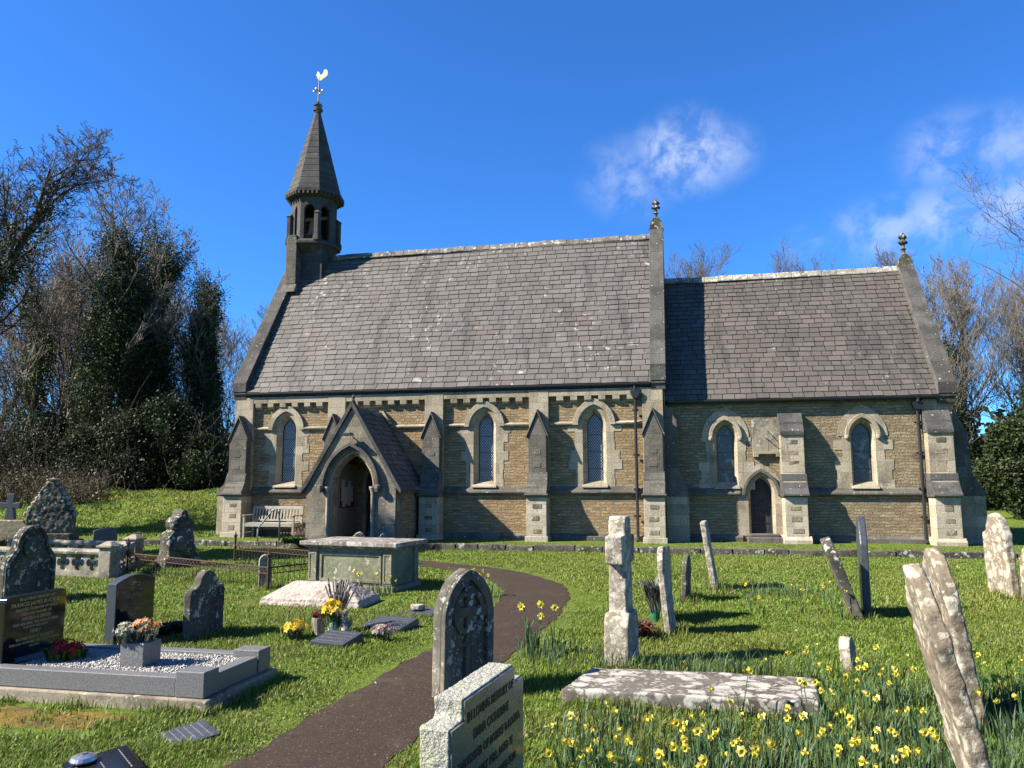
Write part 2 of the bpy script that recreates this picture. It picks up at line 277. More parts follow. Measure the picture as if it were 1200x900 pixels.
# ------------------------------------------------------------ mesh helpers
class MB:
    def __init__(s): s.v = []; s.f = []; s.c = []
    def add(s, vs, fs, col=None):
        n = len(s.v); s.v.extend([tuple(q) for q in vs]); s.f.extend([tuple(i + n for i in g) for g in fs])
        s.c.extend([col] * len(fs)); return s
    def box(s, x0, x1, y0, y1, z0, z1, col=None):
        return s.add([(x0, y0, z0), (x1, y0, z0), (x1, y1, z0), (x0, y1, z0), (x0, y0, z1), (x1, y0, z1), (x1, y1, z1), (x0, y1, z1)],
                     [(0, 3, 2, 1), (4, 5, 6, 7), (0, 1, 5, 4), (1, 2, 6, 5), (2, 3, 7, 6), (3, 0, 4, 7)], col)
    def prism(s, pts, ax, a, b, col=None, pts2=None):
        """extrude a 2-D outline along an axis; pts2 lets the far end differ"""
        def P(p, t): return {'y': (p[0], t, p[1]), 'x': (t, p[0], p[1]), 'z': (p[0], p[1], t)}[ax]
        n = len(pts); q = pts2 or pts
        return s.add([P(p, a) for p in pts] + [P(p, b) for p in q], [tuple(range(n))[::-1], tuple(range(n, 2 * n))] + [(i, (i + 1) % n, n + (i + 1) % n, n + i) for i in range(n)], col)
    def ring(s, outer, inner, ya, yb, closed=False, yi=None):
        """band between two outlines of equal length (x,z), front at ya and back at yb; yi = front y of the inner edge"""
        n = len(outer); yi = ya if yi is None else yi
        vs = [(p[0], ya, p[1]) for p in outer] + [(p[0], yi, p[1]) for p in inner] + [(p[0], yb, p[1]) for p in outer] + [(p[0], yb, p[1]) for p in inner]
        fs = []; m = n if closed else n - 1
        for i in range(m):
            j = (i + 1) % n
            fs += [(i, j, n + j, n + i), (2 * n + i, 3 * n + i, 3 * n + j, 2 * n + j), (i, 2 * n + i, 2 * n + j, j), (n + i, n + j, 3 * n + j, 3 * n + i)]
        if not closed: fs += [(0, n, 3 * n, 2 * n), (n - 1, 3 * n - 1, 4 * n - 1, 2 * n - 1)]
        return s.add(vs, fs)
    def tube(s, path, rad, n=8, cap=True):
        P = [Vector(p) for p in path]; m = len(P); rad = rad if hasattr(rad, '__len__') else [rad] * m; vs = []
        for i, p in enumerate(P):
            d = (P[min(i + 1, m - 1)] - P[max(i - 1, 0)]).normalized()
            u = d.cross(Vector((0.13, 0.09, 1)) if abs(d.z) < 0.95 else Vector((1, 0.1, 0))).normalized(); w = d.cross(u)
            for k in range(n):
                a = 2 * math.pi * k / n; vs.append(p + (u * math.cos(a) + w * math.sin(a)) * rad[i])
        fs = [(i * n + k, i * n + (k + 1) % n, (i + 1) * n + (k + 1) % n, (i + 1) * n + k) for i in range(m - 1) for k in range(n)]
        if cap: fs += [tuple(range(n))[::-1], tuple(range((m - 1) * n, m * n))]
        return s.add(vs, fs)
    def lathe(s, prof, c=(0, 0, 0), n=16, rot=0.0, sx=1, sy=1):
        vs = []; m = len(prof)
        for r, z in prof:
            for k in range(n):
                a = 2 * math.pi * k / n + rot; vs.append((c[0] + r * math.cos(a) * sx, c[1] + r * math.sin(a) * sy, c[2] + z))
        fs = [(i * n + k, i * n + (k + 1) % n, (i + 1) * n + (k + 1) % n, (i + 1) * n + k) for i in range(m - 1) for k in range(n)]
        return s.add(vs, fs + [tuple(range(n))[::-1], tuple(range((m - 1) * n, m * n))])
    def build(s, name, mat, parent=None, off=(0, 0, 0), bevel=0, smooth=False, recalc=True, remesh=0, disp=0, dscale=0.25):
        me = bpy.data.meshes.new(name); ox, oy, oz = off
        me.from_pydata([(x - ox, y - oy, z - oz) for x, y, z in s.v], [], s.f)
        if recalc:
            bm = bmesh.new(); bm.from_mesh(me); bmesh.ops.recalc_face_normals(bm, faces=bm.faces); bm.to_mesh(me); bm.free()
        uvl = me.uv_layers.new(name='UVMap'); Z = Vector((0, 0, 1))
        for p in me.polygons:
            nn = p.normal
            if abs(nn.z) > 0.97: t = Vector((1, 0, 0)); b = Vector((0, 1, 0))
            else: t = Z.cross(nn).normalized(); b = nn.cross(t)
            for li in p.loop_indices:
                co = me.vertices[me.loops[li].vertex_index].co + Vector(off); uvl.data[li].uv = (co.dot(t), co.dot(b))
        if any(c is not None for c in s.c):
            ca = me.color_attributes.new('Col', 'FLOAT_COLOR', 'CORNER')
            for p in me.polygons:
                c = s.c[p.index] or (1, 1, 1)
                for li in p.loop_indices: ca.data[li].color = (*c, 1)
        me.materials.append(M[mat] if isinstance(mat, str) else mat)
        if smooth: me.polygons.foreach_set('use_smooth', [True] * len(me.polygons))
        o = bpy.data.objects.new(name, me); COL.objects.link(o)
        if parent: o.parent = parent
        if remesh:
            r = o.modifiers.new('remesh', 'REMESH'); r.mode = 'VOXEL'; r.voxel_size = remesh; r.use_smooth_shade = True
        if disp:
            tx = bpy.data.textures.get('wear%.2f' % dscale) or bpy.data.textures.new('wear%.2f' % dscale, 'CLOUDS'); tx.noise_scale = dscale; tx.noise_depth = 4
            d = o.modifiers.new('wear', 'DISPLACE'); d.texture = tx; d.strength = disp; d.mid_level = 0.5; d.texture_coords = 'LOCAL'
        if bevel:
            b = o.modifiers.new('bevel', 'BEVEL'); b.width = bevel; b.segments = 2; b.limit_method = 'ANGLE'; b.angle_limit = R(35); b.harden_normals = False
        return o
def tag(o, label=None, cat=None, group=None, kind=None):
    if label: o['label'] = label
    if cat: o['category'] = cat
    if group: o['group'] = group
    if kind: o['kind'] = kind
    return o
def empty(name, loc=(0, 0, 0), rot=(0, 0, 0)):
    e = bpy.data.objects.new(name, None); COL.objects.link(e); e.location = loc; e.rotation_euler = rot; e.empty_display_size = 0.2; return e
def copy_tree(o, parent=None):
    c = o.copy(); COL.objects.link(c); c.parent = parent
    for ch in o.children: copy_tree(ch, c)
    return c
def big_mesh(name, V, F, mat, cols=None, parent=None, smooth=False):
    """fast mesh from numpy arrays: V (n,3), F (m,k)"""
    me = bpy.data.meshes.new(name); k = F.shape[1]
    me.vertices.add(len(V)); me.vertices.foreach_set('co', V.astype(np.float32).ravel())
    me.loops.add(F.size); me.loops.foreach_set('vertex_index', F.astype(np.int32).ravel())
    me.polygons.add(len(F)); me.polygons.foreach_set('loop_start', np.arange(0, F.size, k, dtype=np.int32)); me.polygons.foreach_set('loop_total', np.full(len(F), k, dtype=np.int32))
    if smooth: me.polygons.foreach_set('use_smooth', np.ones(len(F), dtype=bool))
    me.update(calc_edges=True)
    if cols is not None:
        ca = me.color_attributes.new('Col', 'FLOAT_COLOR', 'POINT'); c4 = np.ones((len(V), 4), np.float32); c4[:, :3] = cols; ca.data.foreach_set('color', c4.ravel())
    me.materials.append(M[mat]); o = bpy.data.objects.new(name, me); COL.objects.link(o)
    if parent: o.parent = parent
    return o
def vnoise(x, y, s, seed=0):
    """smooth value noise 0..1 on numpy arrays"""
    x = np.asarray(x) / s; y = np.asarray(y) / s; xi = np.floor(x); yi = np.floor(y); fx = x - xi; fy = y - yi
    fx = fx * fx * (3 - 2 * fx); fy = fy * fy * (3 - 2 * fy)
    def h(a, b): q = np.sin(a * 127.1 + b * 311.7 + seed * 74.7) * 43758.5453; return q - np.floor(q)
    return (h(xi, yi) * (1 - fx) + h(xi + 1, yi) * fx) * (1 - fy) + (h(xi, yi + 1) * (1 - fx) + h(xi + 1, yi + 1) * fx) * fy
def sstep(v, a, b): t = np.clip((np.asarray(v, float) - a) / (b - a), 0, 1); return t * t * (3 - 2 * t)

# ------------------------------------------------------------ terrain
KY = -1.95                       # the line of the stone edging
def hz(x, y):
    x = np.asarray(x, float); y = np.asarray(y, float)
    z = 0.05 * (vnoise(x, y, 2.3, 1) - 0.5) * sstep(-y, 2.0, 4.0)
    z = z + 0.14 * sstep(y, KY, KY + 0.06)
    bank = sstep(y + 0.12 * (-x - 14), 3.0, 9.5) * sstep(-x, 14.2, 17.5) * (1.25 + 0.25 * vnoise(x, y, 3.0, 2)) + 0.18 * (vnoise(x, y, 1.1, 9) - 0.5) * sstep(-x, 15, 18) * sstep(y, 3, 6)
    z = z + bank
    z = z + 0.4 * sstep(x, 9.5, 22) * sstep(y, 2, 14)
    return z
def H(x, y): return float(hz(x, y))
xs = np.concatenate([[-600, -300, -150, -90, -60, -45], np.arange(-38, 16.01, 0.33), [20, 28, 40, 60, 100, 200, 400, 600]])
ys = np.concatenate([[-600, -200, -80, -40, -30], np.arange(-25, KY - 0.05, 0.33), [KY - 0.02, KY, KY + 0.03, KY + 0.06], np.arange(KY + 0.3, 14, 0.4), [16, 20, 26, 35, 50, 80, 150, 300, 600]])
GX, GY = np.meshgrid(xs, ys); V = np.stack([GX, GY, hz(GX, GY)], -1).reshape(-1, 3); nx, ny = len(xs), len(ys)
ii = (np.arange(ny - 1)[:, None] * nx + np.arange(nx - 1)[None]).ravel()
g = big_mesh('ground', V, np.stack([ii, ii + 1, ii + nx + 1, ii + nx], 1), 'turf', smooth=True); tag(g, 'grassy churchyard ground around the church', kind='structure')
# path
PC = [(-2.45, -21.5, 1.0), (-2.40, -19.0, 0.98), (-2.33, -17.3, 0.88), (-2.32, -16.1, 0.88), (-2.24, -14.8, 0.86), (-2.17, -13.8, 0.84), (-2.13, -12.4, 0.88), (-2.13, -11.2, 0.92), (-2.20, -10.0, 0.95), (-2.40, -9.0, 1.0), (-2.85, -8.0, 1.0), (-3.6, -6.95, 0.95), (-4.6, -6.1, 0.85), (-5.7, -5.35, 0.85), (-6.9, -4.6, 0.9), (-8.0, -3.6, 1.0), (-8.6, -2.7, 1.3), (-8.72, -2.25, 1.5)]
def catmull(P, n=8):
    P = np.array(P, float); out = []
    for i in range(len(P) - 1):
        a, b, c, d = P[max(i - 1, 0)], P[i], P[i + 1], P[min(i + 2, len(P) - 1)]
        for t in np.linspace(0, 1, n, endpoint=False): out.append(0.5 * ((2 * b) + (c - a) * t + (2 * a - 5 * b + 4 * c - d) * t * t + (3 * b - a - 3 * c + d) * t ** 3))
    return np.array(out + [P[-1]])
PP = catmull(PC)
def path_d(x, y):
    """signed distance outside the path edge"""
    x = np.atleast_1d(np.asarray(x, float)); y = np.atleast_1d(np.asarray(y, float)); best = np.full(x.shape, 1e9)
    for p in PP[::2]: best = np.minimum(best, np.hypot(x - p[0], y - p[1]) - p[2] / 2)
    return best
mb = MB(); tn = np.gradient(PP[:, :2], axis=0); tn /= np.linalg.norm(tn, axis=1)[:, None]; K = 10; vs = []
for i, p in enumerate(PP):
    wob = 0.04 * math.sin(i * 1.7) + 0.03 * math.sin(i * 0.61)
    for k in range(K + 1):
        u = (k / K - 0.5) * (p[2] + 0.1 + wob); x = p[0] - tn[i, 1] * u; y = p[1] + tn[i, 0] * u
        z = H(x, y) + 0.006 + 0.012 * (1 - (2 * k / K - 1) ** 2); vs.append((x, y, z))
mb.add(vs, [(i * (K + 1) + k, i * (K + 1) + k + 1, (i + 1) * (K + 1) + k + 1, (i + 1) * (K + 1) + k) for i in range(len(PP) - 1) for k in range(K)])
p_ = mb.build('path', 'path', smooth=True); tag(p_, 'winding brown path leading to the church porch', kind='structure')

# ============================================================ CHURCH
CG = 0.15                                              # level of the lawn round the church
church = empty('church', (-3.2, 3.3, CG)); tag(church, 'Victorian stone church with steep slate roofs, lancet windows, gabled porch and bell turret', 'church')
CO = (-3.2, 3.3, CG)
def CP(mb, name, mat, parent=None, loc=None, **k):
    """part of the church (parent None) or of one of its parts; mesh given in world metres"""
    o = mb.build(name, mat, parent or church, off=loc or CO, **k); return o
def sub(mb, name, mat, part, **k): return mb.build(name, mat, part, off=CO, **k)
def arc_pts(cx, zs, a, rise, n=9):
    """pointed arch from (cx-a, zs) over the apex to (cx+a, zs)"""
    Rr = (a * a + rise * rise) / (2 * a); th = math.atan2(rise, Rr - a) if Rr > a else math.pi - math.atan2(rise, a - Rr)
    L = [(cx - a + Rr - Rr * math.cos(th * i / n), zs + Rr * math.sin(th * i / n)) for i in range(n + 1)]
    return L + [(2 * cx - x, z) for x, z in L[-2::-1]]
def lancet(cx, sill, zs, a, rise, n=9): return [(cx - a, sill)] + arc_pts(cx, zs, a, rise, n) + [(cx + a, sill)]
def holed(mb, outer, holes, y, depth=0.0):
    """wall face in the XZ plane with openings, and their reveals"""
    loops = [[Vector((p[0], p[1], 0)) for p in L] for L in [outer] + holes]
    flat = [(p.x, y, p.y) for L in loops for p in L]; tri = tessellate_polygon(loops); mb.add(flat, [tuple(t) for t in tri])
    if depth:
        for L in holes:
            n = len(L); mb.add([(p[0], y, p[1]) for p in L] + [(p[0], y + depth, p[1]) for p in L], [(i, (i + 1) % n, n + (i + 1) % n, n + i) for i in range(n)])
NX0, NX1, NY1 = -13.45, -0.30, 6.6; NE, NR = 4.42, 9.86   # nave: walls, eaves, ridge
HX0, HX1, HY0, HY1 = -0.30, 7.22, 0.5, 6.1; HE, HR = 3.98, 8.34
WN = [(-11.86, 1.80), (-5.50, 1.80), (-2.27, 1.80)]
# --- nave walls
mb = MB(); holes = [lancet(cx, 1.66, 3.38, 0.34, 0.50) for cx, _ in WN] + [lancet(-8.62, 0.25, 1.75, 0.55, 0.72)]
holed(mb, [(NX0, -0.2), (NX1, -0.2), (NX1, NE), (NX0, NE)], holes, 0.0, 0.30)
gab = [(NX0, -0.2)]
def gable(mb, x, y0, y1, ze, zr):
    ym = (y0 + y1) / 2; mb.add([(x, y0, -0.2), (x, y1, -0.2), (x, y1, ze), (x, ym, zr), (x, y0, ze)], [(0, 1, 2, 3, 4)])
gable(mb, NX0, 0.0, NY1, NE, NR); gable(mb, NX1, 0.0, NY1, NE, NR)
mb.add([(NX0, NY1, -0.2), (NX1, NY1, -0.2), (NX1, NY1, NE), (NX0, NY1, NE)], [(0, 1, 2, 3)])
nave = CP(mb, 'nave_wall', 'rubble', recalc=False)
# --- chancel walls
WC = [(1.37, 0), (4.98, 0)]
mb = MB(); holes = [lancet(cx, 1.62, 3.02, 0.32, 0.46) for cx, _ in WC] + [lancet(2.28, 0.28, 1.42, 0.37, 0.56)]
holed(mb, [(HX0, -0.2), (HX1, -0.2), (HX1, HE), (HX0, HE)], holes, HY0, 0.26)
gable(mb, HX1, HY0, HY1, HE, HR)
mb.add([(HX0, HY1, -0.2), (HX1, HY1, -0.2), (HX1, HY1, HE), (HX0, HY1, HE)], [(0, 1, 2, 3)])
chancel = CP(mb, 'chancel_wall', 'rubble_grey', recalc=False)
# --- plinths
for x0, x1, y in ((NX0 - 0.05, NX1 - 0.02, -0.10), (HX0 + 0.03, 1.75, HY0 - 0.10), (2.82, HX1 + 0.05, HY0 - 0.10)):
    mb = MB(); mb.prism([(y, -0.1), (y, 0.26), (y + 0.09, 0.33), (y + 0.2, 0.33), (y + 0.2, -0.1)], 'x', x0, x1)
    CP(mb, 'plinth', 'ashlar_dark', bevel=0.01)
# --- string courses
def string(x0, x1, y, z, d=0.11, h=0.13, hs=0.12): return [(x0, x1, [(y + 0.02, z), (y - d * 0.55, z), (y - d, z + 0.05), (y - d, z + h * 0.7), (y + 0.004, z + h + hs), (y + 0.02, z + h + hs)])]
for x0, x1, p in string(-13.1, -10.06, 0, 1.42) + string(-7.40, -0.85, 0, 1.42) + string(0.1, 1.72, HY0, 1.38) + string(2.86, 6.55, HY0, 1.38):
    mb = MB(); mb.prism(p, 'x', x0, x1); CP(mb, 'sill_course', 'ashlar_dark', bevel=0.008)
def bits(x0, x1, cuts):
    cur = x0
    for a, b in cuts:
        yield cur, a; cur = b
    yield cur, x1
for x0, x1 in list(bits(-13.13, -10.4, [(-12.45, -11.27)])) + [(-9.9, -7.3)] + list(bits(-6.75, -4.14, [(-6.09, -4.91)])) + list(bits(-3.56, -0.9, [(-2.86, -1.68)])):
    m_ = MB(); m_.prism([(0.01, 3.40), (-0.075, 3.42), (-0.085, 3.46), (0.01, 3.52)], 'x', x0, x1); CP(m_, 'upper_string_course', 'ashlar', bevel=0.006)
# --- cornice and corbels
mb = MB(); mb.box(-13.15, -0.85, -0.128, 0.02, 4.24, 4.44)
CP(mb, 'cornice', 'ashlar', bevel=0.006)
corb = 0
for a, b in ((-13.08, -10.45), (-9.85, -7.35), (-6.70, -4.18), (-3.52, -0.95)):
    n = int((b - a) / 0.40)
    for i in range(n):
        x = a + 0.18 + i * (b - a - 0.15) / n; m_ = MB(); m_.prism([(0.02, 4.05), (-0.05, 4.05), (-0.12, 4.12), (-0.127, 4.238), (0.02, 4.238)], 'x', x, x + 0.20)
        CP(m_, 'corbel', 'ashlar', bevel=0.006)
# --- windows
def lancet_window(cx, y, sill, zs, a_out, rise_out, a_in, rise_in, pane, hood_r, wallp, quoins=True, stops=False, depth=0.18, seed=0):
    w = empty('lancet_window'); w.parent = church; w.matrix_parent_inverse = Matrix(); w.location = (cx - CO[0], y - CO[1], -CO[2])
    OF = (cx, y, 0)
    # pale dressed surround, just proud of the rubble, long and short quoins
    rnd = random.Random(seed); L = []; z = sill - 0.06; out = []
    while z < zs - 0.05:
        h = 0.27; wq = rnd.choice([0.20, 0.36]) if len(out) % 2 else rnd.choice([0.22, 0.42]); out.append((z, min(z + h, zs), wq)); z += h
    left = []
    for z0, z1, wq in out: left += [(-a_out - wq, z0), (-a_out - wq, z1)]
    hw = a_out + 0.16
    left = [(cx + x, z_) for x, z_ in left]
    arch = arc_pts(cx, zs, hw, rise_out + 0.17, 9)
    right = [(2 * cx - x, z_) for x, z_ in left[::-1]]
    outer = left + arch + right; inner = lancet(cx, sill, zs, a_out - 0.012, rise_out - 0.012)
    m_ = MB(); holed(m_, outer, [inner], y - 0.012, 0.0); n = len(outer)
    m_.add([(p[0], y - 0.012, p[1]) for p in outer] + [(p[0], y + 0.01, p[1]) for p in outer], [(i, (i + 1) % n, n + (i + 1) % n, n + i) for i in range(n)])
    m_.build('surround', 'ashlar', w, off=OF, recalc=True)
    m_ = MB(); i2 = lancet(cx, sill + 0.0, zs, a_in, rise_in); m_.ring(lancet(cx, sill, zs, a_out - 0.012, rise_out - 0.012), i2, y - 0.012, y + 0.3, closed=False, yi=y + depth)
    m_.build('chamfered_reveal', 'ashlar', w, off=OF)
    m_ = MB(); m_.prism([(y - 0.10, sill - 0.04), (y - 0.10, sill), (y + depth + 0.02, sill + 0.16), (y + depth + 0.02, sill - 0.04)], 'x', cx - a_out - 0.02, cx + a_out + 0.02)
    m_.build('sloping_sill', 'ashlar', w, off=OF, bevel=0.008)
    m_ = MB(); m_.prism(lancet(cx, sill + 0.05, zs, a_in + 0.01, rise_in + 0.01), 'y', y + depth + 0.03, y + depth + 0.06)
    m_.build('glass_pane', pane, w, off=OF)
    m_ = MB(); m_.ring(lancet(cx, sill + 0.1, zs, a_in, rise_in), lancet(cx, sill + 0.1, zs, a_in - 0.025, rise_in - 0.03), y + depth + 0.012, y + depth + 0.03)
    for q in range(3): m_.box(cx - a_in, cx + a_in, y + depth + 0.015, y + depth + 0.03, sill + 0.5 + q * 0.48, sill + 0.512 + q * 0.48)
    m_.build('glazing_bar', 'iron', w, off=OF)
    if hood_r:
        m_ = MB(); m_.ring(arc_pts(cx, zs + 0.02, hood_r, rise_out + hood_r - a_out), arc_pts(cx, zs + 0.02, hood_r - 0.10 if stops else hood_r - 0.155, rise_out + hood_r - a_out - (0.12 if stops else 0.19)), y - (0.10 if stops else 0.085), y + 0.01)
        if stops:
            for sx in (-1, 1): m_.lathe([(0.0, -0.09), (0.06, -0.06), (0.075, 0), (0.05, 0.06), (0, 0.08)], (cx + sx * (hood_r - 0.05), y - 0.05, zs - 0.02), 8)
        m_.build('hood_mould', 'ashlar', w, off=OF, bevel=0.012)
    return w
for i, (cx, _) in enumerate(WN): lancet_window(cx, 0.0, 1.66, 3.38, 0.35, 0.51, 0.225, 0.37, 'lattice', 0.61, nave, seed=i + 1)
for i, (cx, _) in enumerate(WC):
    lancet_window(cx, HY0, 1.62, 3.02, 0.33, 0.47, 0.235, 0.36, 'stained', 0.45, chancel, stops=True, seed=i + 11)
    m_ = MB(); m_.ring(arc_pts(cx, 3.02, 0.64, 0.86), arc_pts(cx, 3.02, 0.40, 0.56), HY0 - 0.020, HY0 + 0.01); CP(m_, 'voussoirs', 'ashlar')
# --- priest's door in the chancel
pd = empty('priests_door'); pd.parent = church; pd.location = (2.28 - CO[0], HY0 - CO[1], 0.35 - CO[2]); OF = (2.28, HY0, 0.35)
inner = lancet(2.28, 0.30, 1.42, 0.355, 0.545); outer = [(1.66, 0.30), (1.66, 1.36)] + arc_pts(2.28, 1.42, 0.60, 0.86, 9) + [(2.90, 1.36), (2.90, 0.30)]
m_ = MB(); holed(m_, outer, [inner], HY0 - 0.014); n = len(outer)
m_.add([(p[0], HY0 - 0.014, p[1]) for p in outer] + [(p[0], HY0 + 0.01, p[1]) for p in outer], [(i, (i + 1) % n, n + (i + 1) % n, n + i) for i in range(n)]); m_.build('surround', 'ashlar', pd, off=OF)
m_ = MB(); m_.ring(inner, lancet(2.28, 0.30, 1.42, 0.285, 0.47), HY0 - 0.014, HY0 + 0.28, yi=HY0 + 0.13); m_.build('chamfered_reveal', 'ashlar', pd, off=OF)
m_ = MB(); m_.ring(arc_pts(2.28, 1.40, 0.52, 0.74), arc_pts(2.28, 1.40, 0.43, 0.64), HY0 - 0.11, HY0 + 0.01); m_.build('hood_mould', 'ashlar_dark', pd, off=OF, bevel=0.012)
m_ = MB(); m_.prism(lancet(2.28, 0.30, 1.42, 0.29, 0.475), 'y', HY0 + 0.20, HY0 + 0.25)
for q in range(4): m_.box(2.28 - 0.24 + q * 0.12 + 0.055, 2.28 - 0.24 + q * 0.12 + 0.062, HY0 + 0.194, HY0 + 0.2, 0.32, 1.6)
dl = m_.build('door_leaf', 'door', pd, off=OF)
m_ = MB()
for z in (0.62, 1.02, 1.36): m_.box(2.02, 2.50, HY0 + 0.188, HY0 + 0.199, z, z + 0.035)
m_.build('strap_hinge', 'iron', pd, off=OF)
m_ = MB(); m_.box(1.85, 2.78, HY0 - 0.50, HY0 + 0.28, 0.1, 0.28 - 0.0); m_.box(1.92, 2.70, HY0 - 0.24, HY0 + 0.28, 0.283, 0.36); m_.build('door_step', 'ashlar_dark', pd, off=OF, bevel=0.015)
# --- pilasters and gabled buttresses of the nave
def inset_blocks(b, cx, y, zs, seed, w=0.24, mt='block'):
    r = random.Random(seed)
    for z in zs:
        m_ = MB(); ww = w * r.uniform(0.8, 1.15); x = cx + r.uniform(-0.03, 0.03); m_.box(x - ww / 2, x + ww / 2, y - 0.010, y + 0.02, z, z + r.uniform(0.10, 0.15)); m_.build('rough_block', mt, b, off=CO, bevel=0.006, disp=0.012, dscale=0.05)
def nave_buttress(cx, w, seed, zt=4.24, top=3.72, sh=3.12):
    h = w / 2
    m_ = MB(); m_.box(cx - h, cx + h, -0.137, 0.02, 1.4, zt + 0.19)
    CP(m_, 'pilaster', 'ashlar', bevel=0.006)
    m_ = MB(); yf = -0.40; hb = h - 0.02
    m_.prism([(cx - hb, 1.44), (cx - hb, sh), (cx, top), (cx + hb, sh), (cx + hb, 1.44)], 'y', yf, -0.138)
    m_.prism([(-0.14, 1.44), (-0.14, 2.06), (yf + 0.002, 2.06), (yf - 0.05, 1.86), (yf - 0.055, 1.80), (yf - 0.14, 1.66), (yf - 0.16, 1.60), (yf - 0.27, 1.47), (yf - 0.27, 1.42), (yf - 0.2, 1.40)], 'x', cx - h - 0.012, cx + h + 0.012)
    m_.prism([(-0.1, 1.46), (yf - 0.26, 1.46), (yf - 0.285, 1.43), (yf - 0.25, 1.37), (yf - 0.19, 1.36), (-0.1, 1.36)], 'x', cx - h - 0.05, cx + h + 0.05)
    t = 0.05
    m_.add([(cx - hb - t, yf - 0.035, sh - 0.09), (cx, yf - 0.035, top + 0.05), (cx + hb + t, yf - 0.035, sh - 0.09), (cx + hb + t, yf - 0.035, sh - 0.0), (cx, yf - 0.035, top + 0.14), (cx - hb - t, yf - 0.035, sh - 0.0)] +
           [(cx - hb - t, -0.13, sh - 0.09), (cx, -0.13, top + 0.05), (cx + hb + t, -0.13, sh - 0.09), (cx + hb + t, -0.13, sh), (cx, -0.13, top + 0.14), (cx - hb - t, -0.13, sh)],
           [(0, 1, 4, 5), (1, 2, 3, 4), (6, 11, 10, 7), (7, 10, 9, 8), (5, 4, 10, 11), (4, 3, 9, 10), (0, 6, 7, 1), (1, 7, 8, 2), (0, 5, 11, 6), (2, 8, 9, 3)])
    b = CP(m_, 'buttress', 'ashlar_dark', bevel=0.012)
    m_ = MB(); m_.box(cx - h, cx + h, yf - 0.185, 0.0, -0.1, 1.362); m_.box(cx - h - 0.04, cx + h + 0.04, yf - 0.23, 0.0, -0.1, 0.28)
    m_.build('lower_stage', 'ashlar_clean', b, off=CO, bevel=0.012)
    inset_blocks(b, cx, yf - 0.185, (1.05, 0.72, 0.36), seed); inset_blocks(b, cx, yf, (2.55, 2.2), seed + 5, 0.2, 'ashlar_dark')
for i, cx in enumerate((-10.15, -7.03, -3.86, -0.61)): nave_buttress(cx, 0.57, i * 3)
nave_buttress(-13.28, 0.62, 40)
def side_buttress(x, sgn, y0, y1, prof, seed, base=0.0, pts_hi='ashlar_dark'):
    """buttress against an end wall; prof = (reach, z) going down"""
    m_ = MB(); P = [(x - sgn * 0.05, prof[0][1])] + [(x + sgn * d, z) for d, z in prof] + [(x - sgn * 0.05, prof[-1][1])]
    m_.prism(P, 'y', y0, y1); b = CP(m_, 'buttress', pts_hi, bevel=0.012)
    d = prof[-1][0]; m_ = MB(); xa, xb = sorted((x - sgn * 0.05, x + sgn * (d - 0.05))); m_.box(xa, xb, y0 + 0.02, y1 - 0.02, -0.1, prof[-1][1] + 0.001); m_.build('lower_stage', 'ashlar', b, off=CO, bevel=0.012)
side_buttress(NX0, -1, 0.0, 0.6, [(0.10, 3.72), (0.28, 3.35), (0.32, 2.2), (0.45, 1.95), (0.5, 1.75), (0.78, 1.46), (0.78, 1.38)], 1)
side_buttress(NX1, 1, -0.02, 0.498, [(0.05, 3.9), (0.34, 3.5), (0.38, 2.1), (0.45, 1.9), (0.66, 1.46), (0.66, 1.38)], 2)
# --- stepped buttresses of the chancel
def chancel_buttress(cx, w, seed):
    h = w / 2; y = HY0
    P = [(y + 0.02, 3.66), (y - 0.14, 3.66), (y - 0.17, 3.60), (y - 0.30, 3.38), (y - 0.325, 3.38), (y - 0.325, 3.33), (y - 0.42, 3.13), (y - 0.45, 3.12), (y - 0.45, 3.05), (y - 0.40, 3.03), (y - 0.42, 2.0), (y - 0.45, 1.97), (y - 0.48, 1.80), (y - 0.51, 1.78), (y - 0.56, 1.62), (y - 0.59, 1.60), (y - 0.72, 1.46), (y - 0.72, 1.41), (y - 0.62, 1.38), (y + 0.02, 1.38)]
    m_ = MB(); m_.prism(P, 'x', cx - h, cx + h); b = CP(m_, 'buttress', 'ashlar', bevel=0.008)
    m_ = MB(); m_.prism([(y, 3.664), (y - 0.15, 3.664), (y - 0.33, 3.40), (y - 0.335, 3.34), (y - 0.455, 3.14), (y - 0.455, 3.06), (y, 3.06)], 'x', cx - h - 0.014, cx + h + 0.014)
    m_.build('weathering_course', 'coping', b, off=CO, bevel=0.008); m_ = MB(); m_.prism([(y, 1.99), (y - 0.47, 1.99), (y - 0.50, 1.79), (y - 0.60, 1.61), (y - 0.745, 1.45), (y - 0.745, 1.40), (y - 0.63, 1.37), (y, 1.37)], 'x', cx - h - 0.03, cx + h + 0.03)
    m_.build('weathering_course', 'coping', b, off=CO, bevel=0.008)
    m_ = MB(); m_.box(cx - h + 0.01, cx + h - 0.01, y - 0.62, y, -0.1, 1.369)
    m_.prism([(y, -0.1), (y - 0.72, -0.1), (y - 0.72, 0.24), (y - 0.60, 0.34), (y, 0.34)], 'x', cx - h - 0.06, cx + h + 0.06)
    m_.build('lower_stage', 'ashlar_clean', b, off=CO, bevel=0.01)
    inset_blocks(b, cx, y - 0.405, (2.80, 2.5, 2.2), seed, 0.26); inset_blocks(b, cx, y - 0.62, (1.02, 0.72, 0.42), seed + 9, 0.26)
chancel_buttress(3.10, 0.60, 60); chancel_buttress(6.80, 0.62, 80)
side_buttress(HX1, 1, HY0 + 0.1, HY0 + 0.7, [(0.06, 3.75), (0.42, 3.05), (0.44, 2.0), (0.54, 1.8), (0.78, 1.46), (0.78, 1.40)], 3)
m_ = MB(); m_.box(-0.29, -0.05, HY0 - 0.05, HY0, 1.4, 3.9); CP(m_, 'corner_pilaster', 'ashlar')
